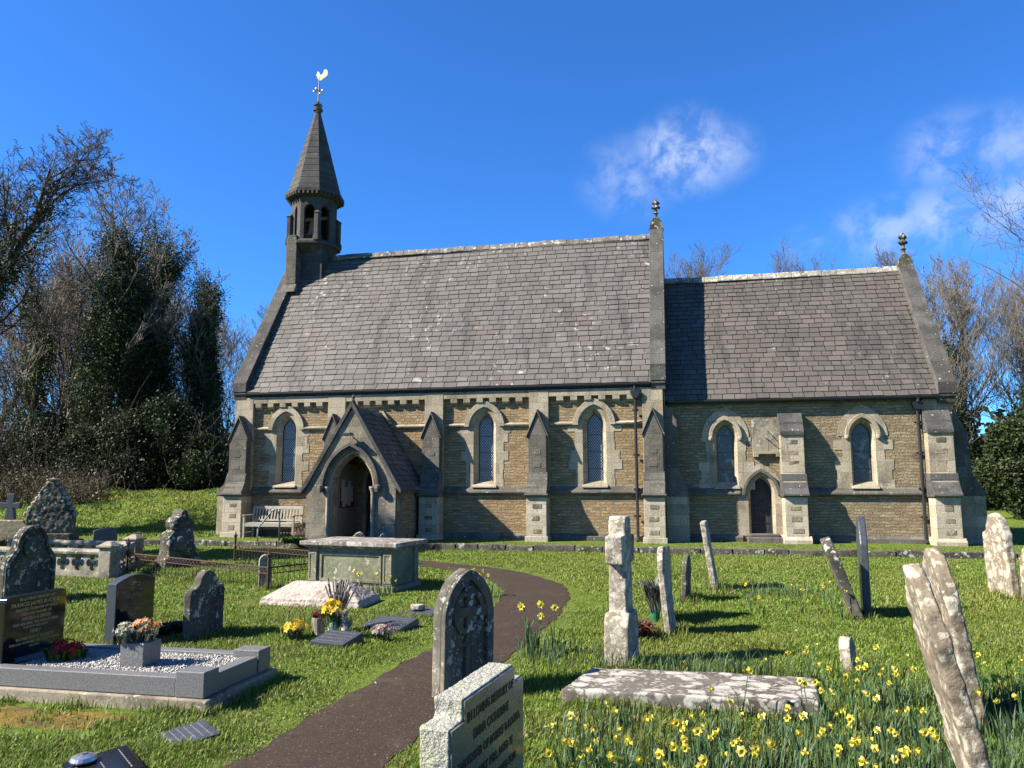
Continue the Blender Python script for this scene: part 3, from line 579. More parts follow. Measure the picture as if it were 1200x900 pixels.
m_ = MB(); m_.box(6.50, HX1 + 0.02, HY0 - 0.03, HY0 + 0.01, 1.5, HE); CP(m_, 'corner_pilaster', 'ashlar')
# --- roofs
def slates(mb, x0, x1, y0, z0, y1, z1, cw, sw, seed, jit=0.010, flip=False, axis='x'):
    """lapped slates on a slope; courses run along x (axis x) or y (axis y)"""
    r = random.Random(seed); L = math.hypot(y1 - y0, z1 - z0); n = int(L / cw); dy, dz = (y1 - y0) / L, (z1 - z0) / L; ny_, nz_ = -dz, dy
    if (y1 < y0): ny_, nz_ = dz, -dy
    if nz_ < 0: ny_, nz_ = -ny_, -nz_
    def P(x, s, h):
        h = h + 0.028 * math.sin(x * 0.55 + 0.7) * math.sin(s * 0.8) + 0.006 * math.sin(x * 3.1 + s * 2.3)
        y = y0 + dy * s + ny_ * h; z = z0 + dz * s + nz_ * h; return (x, y, z) if axis == 'x' else (y, x, z)
    for i in range(n + 1):
        s0 = i * cw; s1 = min(s0 + cw * 1.15, L); x = x0 - r.random() * sw
        if i == n and L - s0 < 0.04: break
        while x < x1:
            w = sw * r.uniform(0.82, 1.2); a, b = max(x, x0), min(x + w - 0.016, x1)
            if b - a > 0.02:
                t = 0.026 + r.uniform(-1, 1) * jit * 0.6; d = r.uniform(-1, 1) * jit; sl = s0 + r.uniform(-1, 1) * jit * 0.8; tt = t + r.uniform(-1, 1) * jit * 0.35
                g_ = 0.08 + 0.92 * r.random() ** 1.3
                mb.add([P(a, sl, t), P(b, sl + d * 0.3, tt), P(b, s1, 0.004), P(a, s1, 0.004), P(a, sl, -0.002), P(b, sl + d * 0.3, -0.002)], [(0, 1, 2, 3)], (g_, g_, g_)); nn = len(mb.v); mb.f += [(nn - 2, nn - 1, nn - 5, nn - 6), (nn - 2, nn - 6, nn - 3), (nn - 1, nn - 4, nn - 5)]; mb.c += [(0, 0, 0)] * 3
            x += w
def roof(name, x0, x1, ya, yb, ze, zr, mat, cw, sw, seed, over=0.15):
    ym = (ya + yb) / 2; sl = (zr - ze) / (ym - ya); y0 = ya - over; z0 = ze - 0.0 + 0.03 ; yr = ym
    zlow = ze + 0.02 - 0 * over; m_ = MB()
    # solid roof body
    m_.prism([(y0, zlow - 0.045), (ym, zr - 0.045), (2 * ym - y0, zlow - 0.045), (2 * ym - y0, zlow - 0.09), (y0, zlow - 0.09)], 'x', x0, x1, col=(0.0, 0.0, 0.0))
    slates(m_, x0, x1, y0 - 0.03, zlow - 0.04, ym, zr, cw, sw, seed)
    slates(m_, x0, x1, 2 * ym - y0 + 0.03, zlow - 0.04, ym, zr, cw * 1.5, sw * 2, seed + 1)
    return CP(m_, name, mat, recalc=False)
NRZ = 9.93
nr_ = roof('nave_roof', NX0 + 0.22, -0.62, 0, NY1, 4.60, NRZ, 'slate', 0.212, 0.34, 5)
cr_ = roof('chancel_roof', -0.28, 6.90, HY0, HY1, 4.10, 8.36, 'slate2', 0.195, 0.31, 8)
def ridge_tiles(x0, x1, y, z, roofo, seed, mat='ridge'):
    r = random.Random(seed); x = x0; m_ = MB()
    while x < x1:
        w = min(0.45, x1 - x); h = r.uniform(-0.012, 0.012)
        m_.prism([(y - 0.16, z - 0.14 + h), (y - 0.15, z - 0.10 + h), (y - 0.03, z + 0.075 + h), (y + 0.03, z + 0.075 + h), (y + 0.15, z - 0.10 + h), (y + 0.16, z - 0.14 + h)], 'x', x, x + w - 0.008); x += w
    m_.build('ridge_tiles', mat, roofo, off=CO, bevel=0.012)
ridge_tiles(-12.0, -0.62, 3.3, NRZ, nr_, 1, 'ridge_nave'); ridge_tiles(-0.28, 6.9, 3.3, 8.36, cr_, 2)
# --- gable copings
def coping(x0, x1, ya, yb, ze, zr, lift, over, mat='coping', kneel=True, foot=0.30):
    ym = (ya + yb) / 2; y0 = ya - over; m_ = MB(); sl = (zr - ze) / (ym - y0)
    for s in (1, -1):
        f = lambda y: ym + s * (y - ym)
        m_.prism([(f(y0), ze + lift), (ym, zr + lift), (ym, zr - 0.35), (f(ya + 0.1), ze - 0.05), (f(y0), ze - 0.05)], 'x', x0, x1)
        if kneel: m_.prism([(f(y0 + 0.02), ze - 0.05), (f(ya + 0.3), ze - 0.05), (f(ya + 0.3), ze - foot), (f(ya - 0.14), ze - foot), (f(ya - 0.16), ze - foot * 0.55), (f(y0 + 0.02), ze - foot * 0.4)], 'x', x0 + 0.02, x1 - 0.02)
    return CP(m_, 'gable_coping', mat, bevel=0.012)
coping(-13.66, -13.20, 0, NY1, 4.66, 9.93, 0.24, 0.22)
coping(-0.66, -0.22, 0, NY1, 4.66, 9.93, 0.42, 0.22)
coping(6.88, 7.34, HY0, HY1, 4.16, 8.36, 0.26, 0.22)
m_ = MB(); m_.box(-0.60, -0.28, 0.0, 0.5, 3.9, 4.6); CP(m_, 'kneeler', 'ashlar')
def finial(x, y, z, h):
    m_ = MB(); m_.prism([(x - 0.24, z - 0.30), (x - 0.17, z - 0.02), (x - 0.06, z + 0.12), (x + 0.06, z + 0.12), (x + 0.17, z - 0.02), (x + 0.24, z - 0.30)], 'y', y - 0.15, y + 0.15)
    s = h / 0.75
    m_.lathe([(0.07, 0.10), (0.045, 0.16 * s), (0.05, 0.25 * s), (0.09, 0.30 * s), (0.05, 0.35 * s), (0.055, 0.42 * s), (0.11, 0.48 * s), (0.12, 0.53 * s), (0.07, 0.58 * s), (0.10, 0.64 * s), (0.11, 0.69 * s), (0.07, 0.74 * s), (0.03, 0.80 * s), (0.0, 0.81 * s)], (x, y, z), 9)
    for k in range(4):
        a = k * math.pi / 2 + 0.3
        for zz, rr in ((0.50, 0.12), (0.66, 0.10)): m_.lathe([(0, -0.05), (0.04, -0.02), (0.045, 0.02), (0, 0.05)], (x + math.cos(a) * rr, y + math.sin(a) * rr, z + zz * s), 6)
    CP(m_, 'gable_finial', 'g_old', smooth=False, bevel=0.006)
finial(-0.44, 3.3, 10.42, 0.72); finial(7.11, 3.3, 8.66, 0.78)
# --- gutters and downpipes
def gutter(x0, x1, y, z):
    m_ = MB(); pr = [(y + 0.055 * math.cos(a), z + 0.055 * math.sin(a)) for a in np.linspace(math.pi, 2 * math.pi, 7)]; m_.prism(pr + [(y + 0.055, z + 0.03), (y - 0.055, z + 0.03)], 'x', x0, x1)
    m_.box(x0, x1, y + 0.057, y + 0.10, z - 0.08, z + 0.03)
    for x in np.arange(x0 + 0.4, x1, 0.9): m_.box(x, x + 0.03, y + 0.0, y + 0.25, z - 0.09, z - 0.06)
    CP(m_, 'gutter', 'iron')
gutter(-13.2, -0.66, -0.165, 4.545); gutter(-0.20, 6.9, 0.31, 4.045)
def downpipe(x, y, ztop, ygut, zb=0.16):
    m_ = MB(); m_.tube([(x, ygut, ztop + 0.12), (x, ygut, ztop), (x, y, ztop - 0.16), (x, y, zb + 0.10), (x, y - 0.10, zb)], 0.042, 10)
    m_.prism([(x - 0.13, ztop - 0.02), (x - 0.13, ztop - 0.10), (x - 0.07, ztop - 0.22), (x + 0.07, ztop - 0.22), (x + 0.13, ztop - 0.10), (x + 0.13, ztop - 0.02)], 'y', y - 0.09, y + 0.07)
    for z in (ztop - 0.6, 2.5, 1.55, 0.8): m_.tube([(x, y, z), (x, y, z + 0.07)], 0.056, 10); m_.box(x - 0.09, x + 0.09, y + 0.02, y + 0.06, z + 0.01, z + 0.06)
    CP(m_, 'downpipe', 'iron')
downpipe(-1.09, -0.14, 4.36, -0.17); downpipe(6.38, 0.40, 3.92, 0.30)
# --- sundial plaque between chancel window and buttress
sdl = empty('sundial'); sdl.parent = church; sdl.location = (2.46 - CO[0], HY0 - CO[1], 2.5 - CO[2]); OF = (2.46, HY0, 2.5)
m_ = MB(); m_.box(2.10, 2.795, HY0 - 0.035, HY0 + 0.01, 2.60, 3.52); m_.build('dial_plate', 'g_balus', sdl, off=OF, bevel=0.006)
m_ = MB(); m_.prism([(2.10, 2.46), (2.10, 2.60), (2.86, 2.60), (2.86, 2.46), (2.70, 2.46), (2.70, 2.54), (2.24, 2.54), (2.24, 2.46)], 'y', HY0 - 0.14, HY0 + 0.01); m_.build('bracket_shelf', 'ashlar', sdl, off=OF, bevel=0.008)
m_ = MB(); m_.tube([(2.50, HY0 - 0.04, 3.20), (2.60, HY0 - 0.40, 2.86)], 0.012, 6); m_.tube([(2.46, HY0 - 0.04, 2.98), (2.60, HY0 - 0.40, 2.86)], 0.012, 6); m_.tube([(2.60, HY0 - 0.40, 2.86), (2.58, HY0 - 0.36, 2.90)], 0.014, 6); m_.tube([(2.52, HY0 - 0.03, 3.20), (2.52, HY0 - 0.03, 2.62)], 0.008, 6); m_.build('gnomon', 'iron', sdl, off=OF)
# --- bell turret on the west gable
bt = empty('bell_turret'); bt.parent = church; TX, TY = -12.78, 3.2; bt.location = (TX - CO[0], TY - CO[1], 9.0 - CO[2]); OF = (TX, TY, 9.0)
def octo(r, n=8, rot=R(22.5 + 12), cx=TX, cy=TY): return [(cx + r * math.cos(rot + 2 * math.pi * k / n), cy + r * math.sin(rot + 2 * math.pi * k / n)) for k in range(n)]
m_ = MB()
m_.box(TX - 0.78, TX + 0.62, TY - 0.55, TY + 0.55, 8.6, 10.16)
m_.prism([(TY - 0.60, 8.55), (TY - 0.60, 9.5), (TY - 0.45, 10.0), (TY + 0.45, 10.0), (TY + 0.60, 9.5), (TY + 0.60, 8.55)], 'x', TX - 0.75, TX - 0.30)
m_.prism(octo(0.62), 'z', 9.95, 10.22, pts2=octo(0.90)); m_.prism(octo(0.98), 'z', 10.22, 10.32); m_.prism(octo(0.92), 'z', 10.321, 10.42, pts2=octo(0.84))
m_.build('turret_base', 'spire', bt, off=OF, bevel=0.012)
V8 = octo(0.81); m_ = MB()
for k in range(8):
    a, b = Vector((*V8[k], 0)), Vector((*V8[(k + 1) % 8], 0)); d = (b - a); L = d.length; d.normalize(); nrm = Vector((d.y, -d.x, 0)); 
    if nrm.dot(Vector((a.x - TX, a.y - TY, 0))) < 0: nrm = -nrm
    hw = L / 2; op = (hw - 0.13) if nrm.dot(Vector((0.55, -0.83, 0))) > 0.85 else 0.085; hole = lancet(hw, 0.0, 1.08, op, 0.22, 5); outer = [(0, 0), (L, 0), (L, 1.62), (0, 1.62)]
    back = nrm.y > 0.15
    # a frame of stone round an open arch, drawn as one outline cut open at the sill
    pts = [(0, 0), (L, 0), (L, 1.62), (0, 1.62)] if back else [(0, 0), (hole[0][0], 0)] + hole[1:-1] + [(hole[-1][0], 0), (L, 0), (L, 1.62), (0, 1.62)]
    def W(p, t): q = a + d * p[0] - nrm * t; return (q.x, q.y, 10.42 + p[1])
    n = len(pts); m_.add([W(p, 0) for p in pts] + [W(p, 0.17) for p in pts], [tuple(range(n)), tuple(range(n, 2 * n))[::-1]] + [(i, n + i, n + (i + 1) % n, (i + 1) % n) for i in range(n)])
m_.build('belfry_stage', 'spire', bt, off=OF)
for k in range(8):
    if k % 2: continue
    x, y = octo(0.86)[k]; m_ = MB()
    m_.prism([(x + 0.13 * math.cos(t), y + 0.13 * math.sin(t)) for t in np.linspace(0, 2 * math.pi, 7)[:-1]], 'z', 10.33, 11.35); m_.prism([(x + 0.17 * math.cos(t), y + 0.17 * math.sin(t)) for t in np.linspace(0, 2 * math.pi, 7)[:-1]], 'z', 10.33, 10.52)
    m_.prism([(x + 0.16 * math.cos(t), y + 0.16 * math.sin(t)) for t in np.linspace(0, 2 * math.pi, 7)[:-1]], 'z', 11.35, 11.52, pts2=[(x * 0.9 + TX * 0.1, y * 0.9 + TY * 0.1)] * 6)
    m_.build('turret_shaft', 'spire', bt, off=OF, bevel=0.01)
m_ = MB(); x, y = TX - 0.40, TY - 0.78
m_.box(x - 0.20, x + 0.20, y - 0.12, y + 0.7, 8.75, 10.32); m_.prism([(x - 0.20, 10.32), (x + 0.20, 10.32), (x + 0.15, 10.55), (x - 0.15, 10.55)], 'y', y - 0.10, y + 0.1)
m_.prism([(y - 0.16, 8.72), (y - 0.30, 8.42), (y + 0.2, 8.42), (y + 0.2, 8.8)], 'x', x - 0.26, x + 0.26); m_.build('turret_pier', 'ashlar_dark', bt, off=OF, bevel=0.015)
m_ = MB(); m_.prism(octo(0.9), 'z', 12.02, 12.10, pts2=octo(0.98)); m_.prism(octo(1.07), 'z', 12.14, 12.25); m_.prism(octo(1.0), 'z', 12.10, 12.139)
for k in range(8):
    p, q = octo(1.04)[k], octo(1.04)[(k + 1) % 8]
    for t in np.linspace(0.1, 0.9, 5): x, y = p[0] + (q[0] - p[0]) * t, p[1] + (q[1] - p[1]) * t; m_.box(x - 0.035, x + 0.035, y - 0.035, y + 0.035, 12.03, 12.14)
m_.build('cornice', 'spire', bt, off=OF)
sp = MB(); lv = [(0.985, 12.251), (0.93, 12.45)] + [(0.93 - (0.93 - 0.10) * i / 12, 12.45 + 3.1 * i / 12) for i in range(1, 13)]
for i in range(len(lv) - 1):
    e = 0.008 if 1 <= i < 11 else 0; sp.prism(octo(lv[i][0] + e), 'z', lv[i][1] + 0.0005, lv[i + 1][1], pts2=octo(lv[i + 1][0]))
spire = sp.build('spire', 'spire', bt, off=OF)
m_ = MB(); m_.lathe([(0.13, 0), (0.105, 0.06), (0.17, 0.10), (0.19, 0.16), (0.12, 0.20), (0.13, 0.25), (0.17, 0.30), (0.14, 0.36), (0.07, 0.40), (0.05, 0.46), (0, 0.47)], (TX, TY, 15.50), 10); m_.build('spire_cap', 'g_old', bt, off=OF)
m_ = MB(); m_.lathe([(0.02, 0.62), (0.12, 0.60), (0.17, 0.5), (0.19, 0.3), (0.22, 0.12), (0.30, 0.02), (0.31, 0.0), (0.27, 0.0)], (TX, TY, 10.72), 18); m_.box(TX - 0.6, TX + 0.6, TY - 0.04, TY + 0.04, 11.34, 11.44); m_.build('bell', 'ashlar', bt, off=OF)
# weathervane with gilt cockerel
wv = empty('weathervane'); wv.parent = bt; wv.location = (0, 0, 6.9); OW = (TX, TY, 15.9)
m_ = MB(); m_.tube([(TX, TY, 15.9), (TX + 0.02, TY, 16.95)], 0.022, 6); m_.tube([(TX - 0.18, TY, 16.40), (TX + 0.18, TY, 16.40)], 0.012, 5); m_.tube([(TX, TY - 0.18, 16.40), (TX, TY + 0.18, 16.40)], 0.012, 5); m_.build('vane_rod', 'iron', wv, off=OW)
m_ = MB()
for sx, sy in ((1, 0), (-1, 0), (0, 1), (0, -1)): m_.lathe([(0, -0.055), (0.05, -0.025), (0.05, 0.025), (0, 0.055)], (TX + 0.17 * sx, TY + 0.17 * sy, 16.40), 8)
m_.build('cardinal_letter', 'gold', wv, off=OW)
ck = [(-0.12, 0.02), (-0.17, 0.10), (-0.10, 0.12), (-0.12, 0.20), (-0.06, 0.24), (-0.01, 0.18), (0.02, 0.08), (0.10, 0.06), (0.18, 0.14), (0.20, 0.26), (0.30, 0.30), (0.38, 0.22), (0.40, 0.10), (0.36, -0.02), (0.28, -0.08), (0.18, -0.12), (0.10, -0.20), (0.02, -0.20), (-0.06, -0.12), (-0.10, -0.05)]
m_ = MB(); m_.prism([(TX + 0.02 + x * 0.85, 16.98 + z * 0.85) for x, z in ck], 'y', TY - 0.015, TY + 0.015); m_.build('cockerel', 'gold', wv, off=OW)
# --- south porch
po = empty('porch'); po.parent = church; PX, PY = -8.72, -2.2; po.location = (PX - CO[0], PY - CO[1], 0); OF = (PX, PY, CG)
pw = 1.30; eav = 1.72; pk = 3.80
m_ = MB(); mouth = lancet(PX, 0.0, 1.66, 0.66, 0.98, 9)
holed(m_, [(PX - pw, 0.0), (PX + pw, 0.0), (PX + pw, eav), (PX, pk), (PX - pw, eav)], [mouth], PY, 0.16)
m_.build('front_wall', 'ashlar_porch', po, off=OF, recalc=False)
for s in (-1, 1):
    m_ = MB(); xa, xb = sorted((PX + s * pw, PX + s * (pw - 0.32))); m_.box(xa, xb, PY + 0.45, 0.0, 0.0, eav)
    m_.build('side_wall', 'rubble', po, off=OF)
for s in (-1, 1):
    m_ = MB(); xa, xb = sorted((PX + s * (pw + 0.004), PX + s * (pw - 0.30))); m_.box(xa, xb, PY + 0.02, PY + 0.452, 0.0, eav + 0.02)
    m_.build('corner_quoin', 'ashlar_porch', po, off=OF)
    m_ = MB()
    xa, xb = sorted((PX + s * (pw - 0.33), PX + s * (pw - 0.56))); m_.box(xa, xb, PY + 0.45, -0.01, 0.0, eav + 0.6)
    m_.build('inner_lining', 'plaster', po, off=OF)
m_ = MB(); holed(m_, [(PX - 1.0, 0.0), (PX + 1.0, 0.0), (PX + 1.0, 2.3), (PX, 3.7), (PX - 1.0, 2.3)], [lancet(PX, 0.0, 1.66, 0.59, 0.86)], PY + 0.45); m_.build('inner_face', 'plaster', po, off=OF, recalc=False)
def order(ao, ro, ai, ri, y0, y1, name, mat, yi=None, leg=True, bev=0.015):
    m_ = MB(); f = (lambda a, r: lancet(PX, 0.26, 1.66, a, r)) if leg else (lambda a, r: arc_pts(PX, 1.66, a, r)); m_.ring(f(ao, ro), f(ai, ri), y0, y1, yi=yi); m_.build(name, mat, po, off=OF, bevel=bev)
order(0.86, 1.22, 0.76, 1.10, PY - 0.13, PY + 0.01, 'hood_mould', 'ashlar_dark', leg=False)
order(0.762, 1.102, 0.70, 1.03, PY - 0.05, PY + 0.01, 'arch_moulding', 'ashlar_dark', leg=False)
order(0.72, 1.05, 0.60, 0.90, PY + 0.05, PY + 0.46, 'arch_order', 'ashlar', yi=PY + 0.10)
for s in (-1, 1):
    m_ = MB(); x = PX + s * 0.655
    m_.lathe([(0.075, 0.0), (0.075, 0.06), (0.055, 0.10), (0.048, 0.14), (0.048, 1.22), (0.06, 1.24), (0.055, 1.26), (0.085, 1.34), (0.10, 1.38), (0.10, 1.42), (0.08, 1.42)], (x, PY - 0.02, 0.25), 14)
    m_.box(x - 0.10, x + 0.10, PY - 0.13, PY + 0.1, 0.10, 0.25)
    m_.build('column', 'ashlar', po, off=OF, smooth=False)
for s in (-1, 1):
    m_ = MB(); m_.lathe([(0, -0.12), (0.07, -0.09), (0.10, 0), (0.09, 0.07), (0.05, 0.11), (0, 0.12)], (PX + s * 0.83, PY - 0.09, 1.62), 9)
    m_.build('head_stop', 'ashlar_dark', po, off=OF)
# steep porch roof, slate, ridge at right angles to the nave
m_ = MB(); ov = 0.13; sl = (pk - eav) / pw; zl = eav - sl * ov + 0.06
for s in (-1, 1):
    x0_ = PX + s * (pw + ov); m_.add([(x0_, PY + 0.1, zl), (PX, PY + 0.1, pk + 0.06), (PX, 0.02, pk + 0.06), (x0_, 0.02, zl), (x0_, PY + 0.1, zl - 0.08), (PX, PY + 0.1, pk - 0.05), (PX, 0.02, pk - 0.05), (x0_, 0.02, zl - 0.08)], [(0, 1, 2, 3), (4, 7, 6, 5), (0, 3, 7, 4), (0, 4, 5, 1), (2, 6, 7, 3)], (0.2, 0.2, 0.2))
    slates(m_, PY + 0.12, 0.0, x0_ + s * 0.02, zl - 0.03, PX, pk + 0.06, 0.17, 0.24, 30 + s, axis='y', jit=0.012)
prf = m_.build('porch_roof', 'slate', po, off=OF, recalc=False)
m_ = MB()
for s in (-1, 1):
    fx = lambda d, z: (PX + s * d, z)
    m_.prism([fx(0, pk + 0.24), fx(pw + 0.17, zl + 0.02), fx(pw + 0.17, zl - 0.10), fx(pw - 0.02, zl + 0.10), fx(0, pk + 0.05)], 'y', PY - 0.06, PY + 0.15)
m_.build('gable_coping', 'coping', po, off=OF, bevel=0.01)
m_ = MB(); m_.lathe([(0.09, -0.1), (0.06, 0.06), (0.035, 0.14), (0.05, 0.19), (0.03, 0.24), (0, 0.26)], (PX, PY + 0.04, pk + 0.14), 8); m_.build('apex_finial', 'g_old', po, off=OF)
m_ = MB(); m_.prism([(PX + 0.02, pk + 0.12), (PX + 0.10, pk + 0.12), (PX + 0.36, pk - 0.29), (PX + 0.28, pk - 0.29)], 'y', -0.16, -0.0); m_.build('flashing', 'ashlar', po, off=OF)
m_ = MB(); m_.box(PX - 1.0, PX + 1.0, PY - 0.0, -0.0, 0.02, 0.27); m_.box(PX - 0.85, PX + 0.95, PY - 0.38, PY - 0.001, 0.02, 0.25); m_.build('porch_floor', 'ashlar_dark', po, off=OF, bevel=0.012)
m_ = MB(); m_.tube([(PX - 0.02, PY - 0.02, 3.06), (PX - 0.02, PY - 0.16, 3.10)], 0.02, 6); m_.prism([(PX - 0.14, 3.04), (PX - 0.13, 3.12), (PX + 0.08, 3.13), (PX + 0.13, 3.05)], 'y', PY - 0.30, PY - 0.12); m_.build('lantern_light', 'iron', po, off=OF, bevel=0.02)
nb = empty('notice_board'); nb.parent = po; nb.location = (-pw + 0.36, 1.1, 1.2)
def nbb(m_, n, mat): o = m_.build(n, mat, nb, off=(PX - pw + 0.36, PY + 1.1, 1.2 + CG)); return o
XI = PX - pw + 0.565; m_ = MB(); m_.box(XI, XI + 0.03, PY + 0.95, PY + 1.9, 1.05, 1.62); nbb(m_, 'board', 'red')
m_ = MB(); r = random.Random(3)
for (y, z, w, h) in ((0.72, 1.24, 0.22, 0.62), (0.95, 1.15, 0.21, 0.50), (1.18, 1.10, 0.2, 0.72), (1.36, 1.22, 0.18, 0.44), (0.80, 1.08, 0.2, 0.14)): m_.box(XI + 0.031, XI + 0.035, PY + y + 0.25, PY + y + w + 0.25, z, z + h)
nbb(m_, 'notice_paper', 'paper')
# inner church door
m_ = MB(); m_.prism(lancet(-8.62, 0.26, 1.75, 0.56, 0.73), 'y', 0.22, 0.28); m_.build('church_door', 'inner_door_oak', po, off=OF)
m_ = MB(); m_.ring(lancet(-8.62, 0.26, 1.75, 0.66, 0.86), lancet(-8.62, 0.26, 1.75, 0.54, 0.71), -0.05, 0.1); m_.build('door_surround', 'ashlar', po, off=OF, bevel=0.01)

# ============================================================ KERB AND TERRACE EDGE
rk = random.Random(12); x = -16.0; kb = MB()
while x < 15:
    w = rk.uniform(0.5, 1.1)
    if not (-9.6 < x + w / 2 < -7.9):
        h = 0.15 + rk.uniform(-0.012, 0.02); d = rk.uniform(-0.02, 0.02)
        kb.box(x, x + w - 0.02, KY - 0.10 + d, KY + 0.12 + d, -0.06, h)
    x += w
k_ = kb.build('kerb', 'g_old', bevel=0.02, disp=0.03, dscale=0.25); tag(k_, 'low lichened stone edging along the lawn in front of the church', kind='structure')

# ============================================================ GRAVES AND MEMORIALS
def text_mb(mb, body, size, cx, z, y, ext=0.002, bold=0.0):
    """lettering standing on a face that looks towards -y"""
    cu = bpy.data.curves.new('lettering', 'FONT'); cu.body = body; cu.size = size; cu.align_x = 'CENTER'; cu.extrude = ext; cu.offset = bold; cu.resolution_u = 2
    ob = bpy.data.objects.new('lettering', cu); COL.objects.link(ob); bpy.context.view_layer.update()
    me = bpy.data.meshes.new_from_object(ob.evaluated_get(bpy.context.evaluated_depsgraph_get()))
    mb.add([(cx + v.co.x, y - v.co.z, z + v.co.y) for v in me.vertices], [tuple(p.vertices) for p in me.polygons])
    bpy.data.objects.remove(ob); bpy.data.curves.remove(cu); bpy.data.meshes.remove(me)
def shape(kind, w, h):
    a = w / 2; P = []
    if kind == 'segment':
        P = [(-a, -0.2), (-a, h - 0.07)] + [(-a + w * t, h - 0.07 + 0.07 * math.sin(math.pi * t)) for t in np.linspace(0.05, 0.95, 11)] + [(a, h - 0.07), (a, -0.2)]
    elif kind == 'peon':       # segmental with square shoulders
        P = [(-a, -0.2), (-a, h - 0.09), (-a * 0.9, h - 0.08)] + [(-a * 0.9 + 1.8 * a * t, h - 0.08 + 0.08 * math.sin(math.pi * t)) for t in np.linspace(0.08, 0.92, 9)] + [(a * 0.9, h - 0.08), (a, h - 0.09), (a, -0.2)]
    elif kind == 'round': P = [(-a, -0.2), (-a, h - a)] + [(-a * math.cos(t), h - a + a * math.sin(t)) for t in np.linspace(0.15, math.pi - 0.15, 15)] + [(a, h - a), (a, -0.2)]
    elif kind == 'shoulder':
        r = a * 0.62; P = [(-a, -0.2), (-a, h - r - 0.26), (-a * 0.93, h - r - 0.17), (-a * 0.72, h - r - 0.06), (-r, h - r - 0.0)] + [(-r * math.cos(t), h - r + r * math.sin(t)) for t in np.linspace(0.15, math.pi - 0.15, 11)] + [(r, h - r), (a * 0.72, h - r - 0.06), (a * 0.93, h - r - 0.17), (a, h - r - 0.26), (a, -0.2)]
    elif kind == 'scroll': P = [(-a, -0.2), (-a * 1.02, h * 0.66), (-a * 0.95, h * 0.74), (-a * 0.70, h * 0.75), (-a * 0.52, h * 0.80), (-a * 0.42, h * 0.90), (-a * 0.25, h * 0.97), (0, h), (a * 0.25, h * 0.97), (a * 0.42, h * 0.90), (a * 0.52, h * 0.80), (a * 0.70, h * 0.75), (a * 0.95, h * 0.74), (a * 1.02, h * 0.66), (a, -0.2)]
    elif kind == 'pointed': P = [(-a, -0.2), (-a, h * 0.72), (-a * 0.8, h * 0.84), (-a * 0.45, h * 0.95), (0, h), (a * 0.45, h * 0.95), (a * 0.8, h * 0.84), (a, h * 0.72), (a, -0.2)]
    elif kind == 'square': P = [(-a, -0.2), (-a, h - 0.03), (-a + 0.03, h), (a - 0.03, h), (a, h - 0.03), (a, -0.2)]
    elif kind == 'broken': P = [(-a, -0.2), (-a * 0.96, h * 0.75), (-a * 0.7, h * 0.92), (-a * 0.2, h), (a * 0.3, h * 0.97), (a * 0.55, h * 0.80), (a * 0.9, h * 0.74), (a, h * 0.45), (a * 1.02, -0.2)]
    return P
def old_stone(name, x, y, w, h, t, kind, mat, rz, lean=(0, 0), label='', cat='gravestone', group=None, worn=0.02, vox=0.014):
    m_ = MB(); m_.prism(shape(kind, w, h), 'y', -t / 2, t / 2)
    o = m_.build(name, mat, remesh=vox, disp=worn, dscale=0.12); o.location = (x, y, H(x, y)); o.rotation_euler = (Matrix.Rotation(R(lean[1]), 3, 'Y') @ Matrix.Rotation(R(lean[0]), 3, 'X') @ Matrix.Rotation(R(rz), 3, 'Z')).to_euler(); tag(o, label, cat, group); return o
# ---- kerbed grave with black headstone
gr = empty('kerbed_grave', (-4.8, -15.83, 0)); tag(gr, 'grey granite kerbed grave filled with white gravel, black headstone standing at its head', 'grave')
def GP(m_, n, mat, **k): return m_.build(n, mat, gr, off=(-4.8, -15.83, 0), **k)
m_ = MB(); m_.box(-6.15, -3.64, -16.36, -15.26, -0.1, 0.08); GP(m_, 'concrete_base', 'g_concrete', bevel=0.012)
m_ = MB(); m_.box(-6.0, -3.95, -16.32, -16.20, 0.083, 0.235); GP(m_, 'kerb_side', 'g_kerb', bevel=0.008)
m_ = MB(); m_.box(-6.0, -3.95, -15.44, -15.32, 0.083, 0.235); GP(m_, 'kerb_side', 'g_kerb', bevel=0.008)
m_ = MB(); m_.box(-3.82, -3.70, -16.12, -15.52, 0.083, 0.235); GP(m_, 'kerb_end', 'g_kerb', bevel=0.008)
for yy in (-16.33, -15.51):
    m_ = MB(); m_.box(-3.949, -3.69, yy, yy + 0.20, 0.083, 0.285); GP(m_, 'corner_block', 'g_kerb', bevel=0.008)
m_ = MB(); xs_ = np.linspace(-5.95, -3.82, 60); ys_ = np.linspace(-16.20, -15.44, 24); rr = np.random.RandomState(2)
vs = [(x, y, 0.205 + rr.uniform(-0.012, 0.012)) for y in ys_ for x in xs_]; m_.add(vs, [(j * 60 + i, j * 60 + i + 1, (j + 1) * 60 + i + 1, (j + 1) * 60 + i) for j in range(23) for i in range(59)])
gv = GP(m_, 'gravel_bed', 'gravel'); 
V, F = [], []
for q in range(5200):
    x, y = rr.uniform(-5.94, -3.83), rr.uniform(-16.19, -15.45); s = rr.uniform(0.007, 0.014); a = rr.uniform(0, 3.1, 3); Rm = np.array(Euler(a).to_matrix())
    b = np.array([[1, 0, 0], [-1, 0, 0], [0, 1, 0], [0, -1, 0], [0, 0, .7], [0, 0, -.7]]) * s @ Rm.T + [x + 4.8, y + 15.83, 0.213]; n = len(V) * 6; V.append(b)
    F += [(n, n + 2, n + 4), (n + 2, n + 1, n + 4), (n + 1, n + 3, n + 4), (n + 3, n, n + 4), (n + 2, n, n + 5), (n + 1, n + 2, n + 5), (n + 3, n + 1, n + 5), (n, n + 3, n + 5)]
st = big_mesh('gravel_stone', np.concatenate(V), np.array(F), 'gravel', parent=gr); st['kind'] = 'stuff'
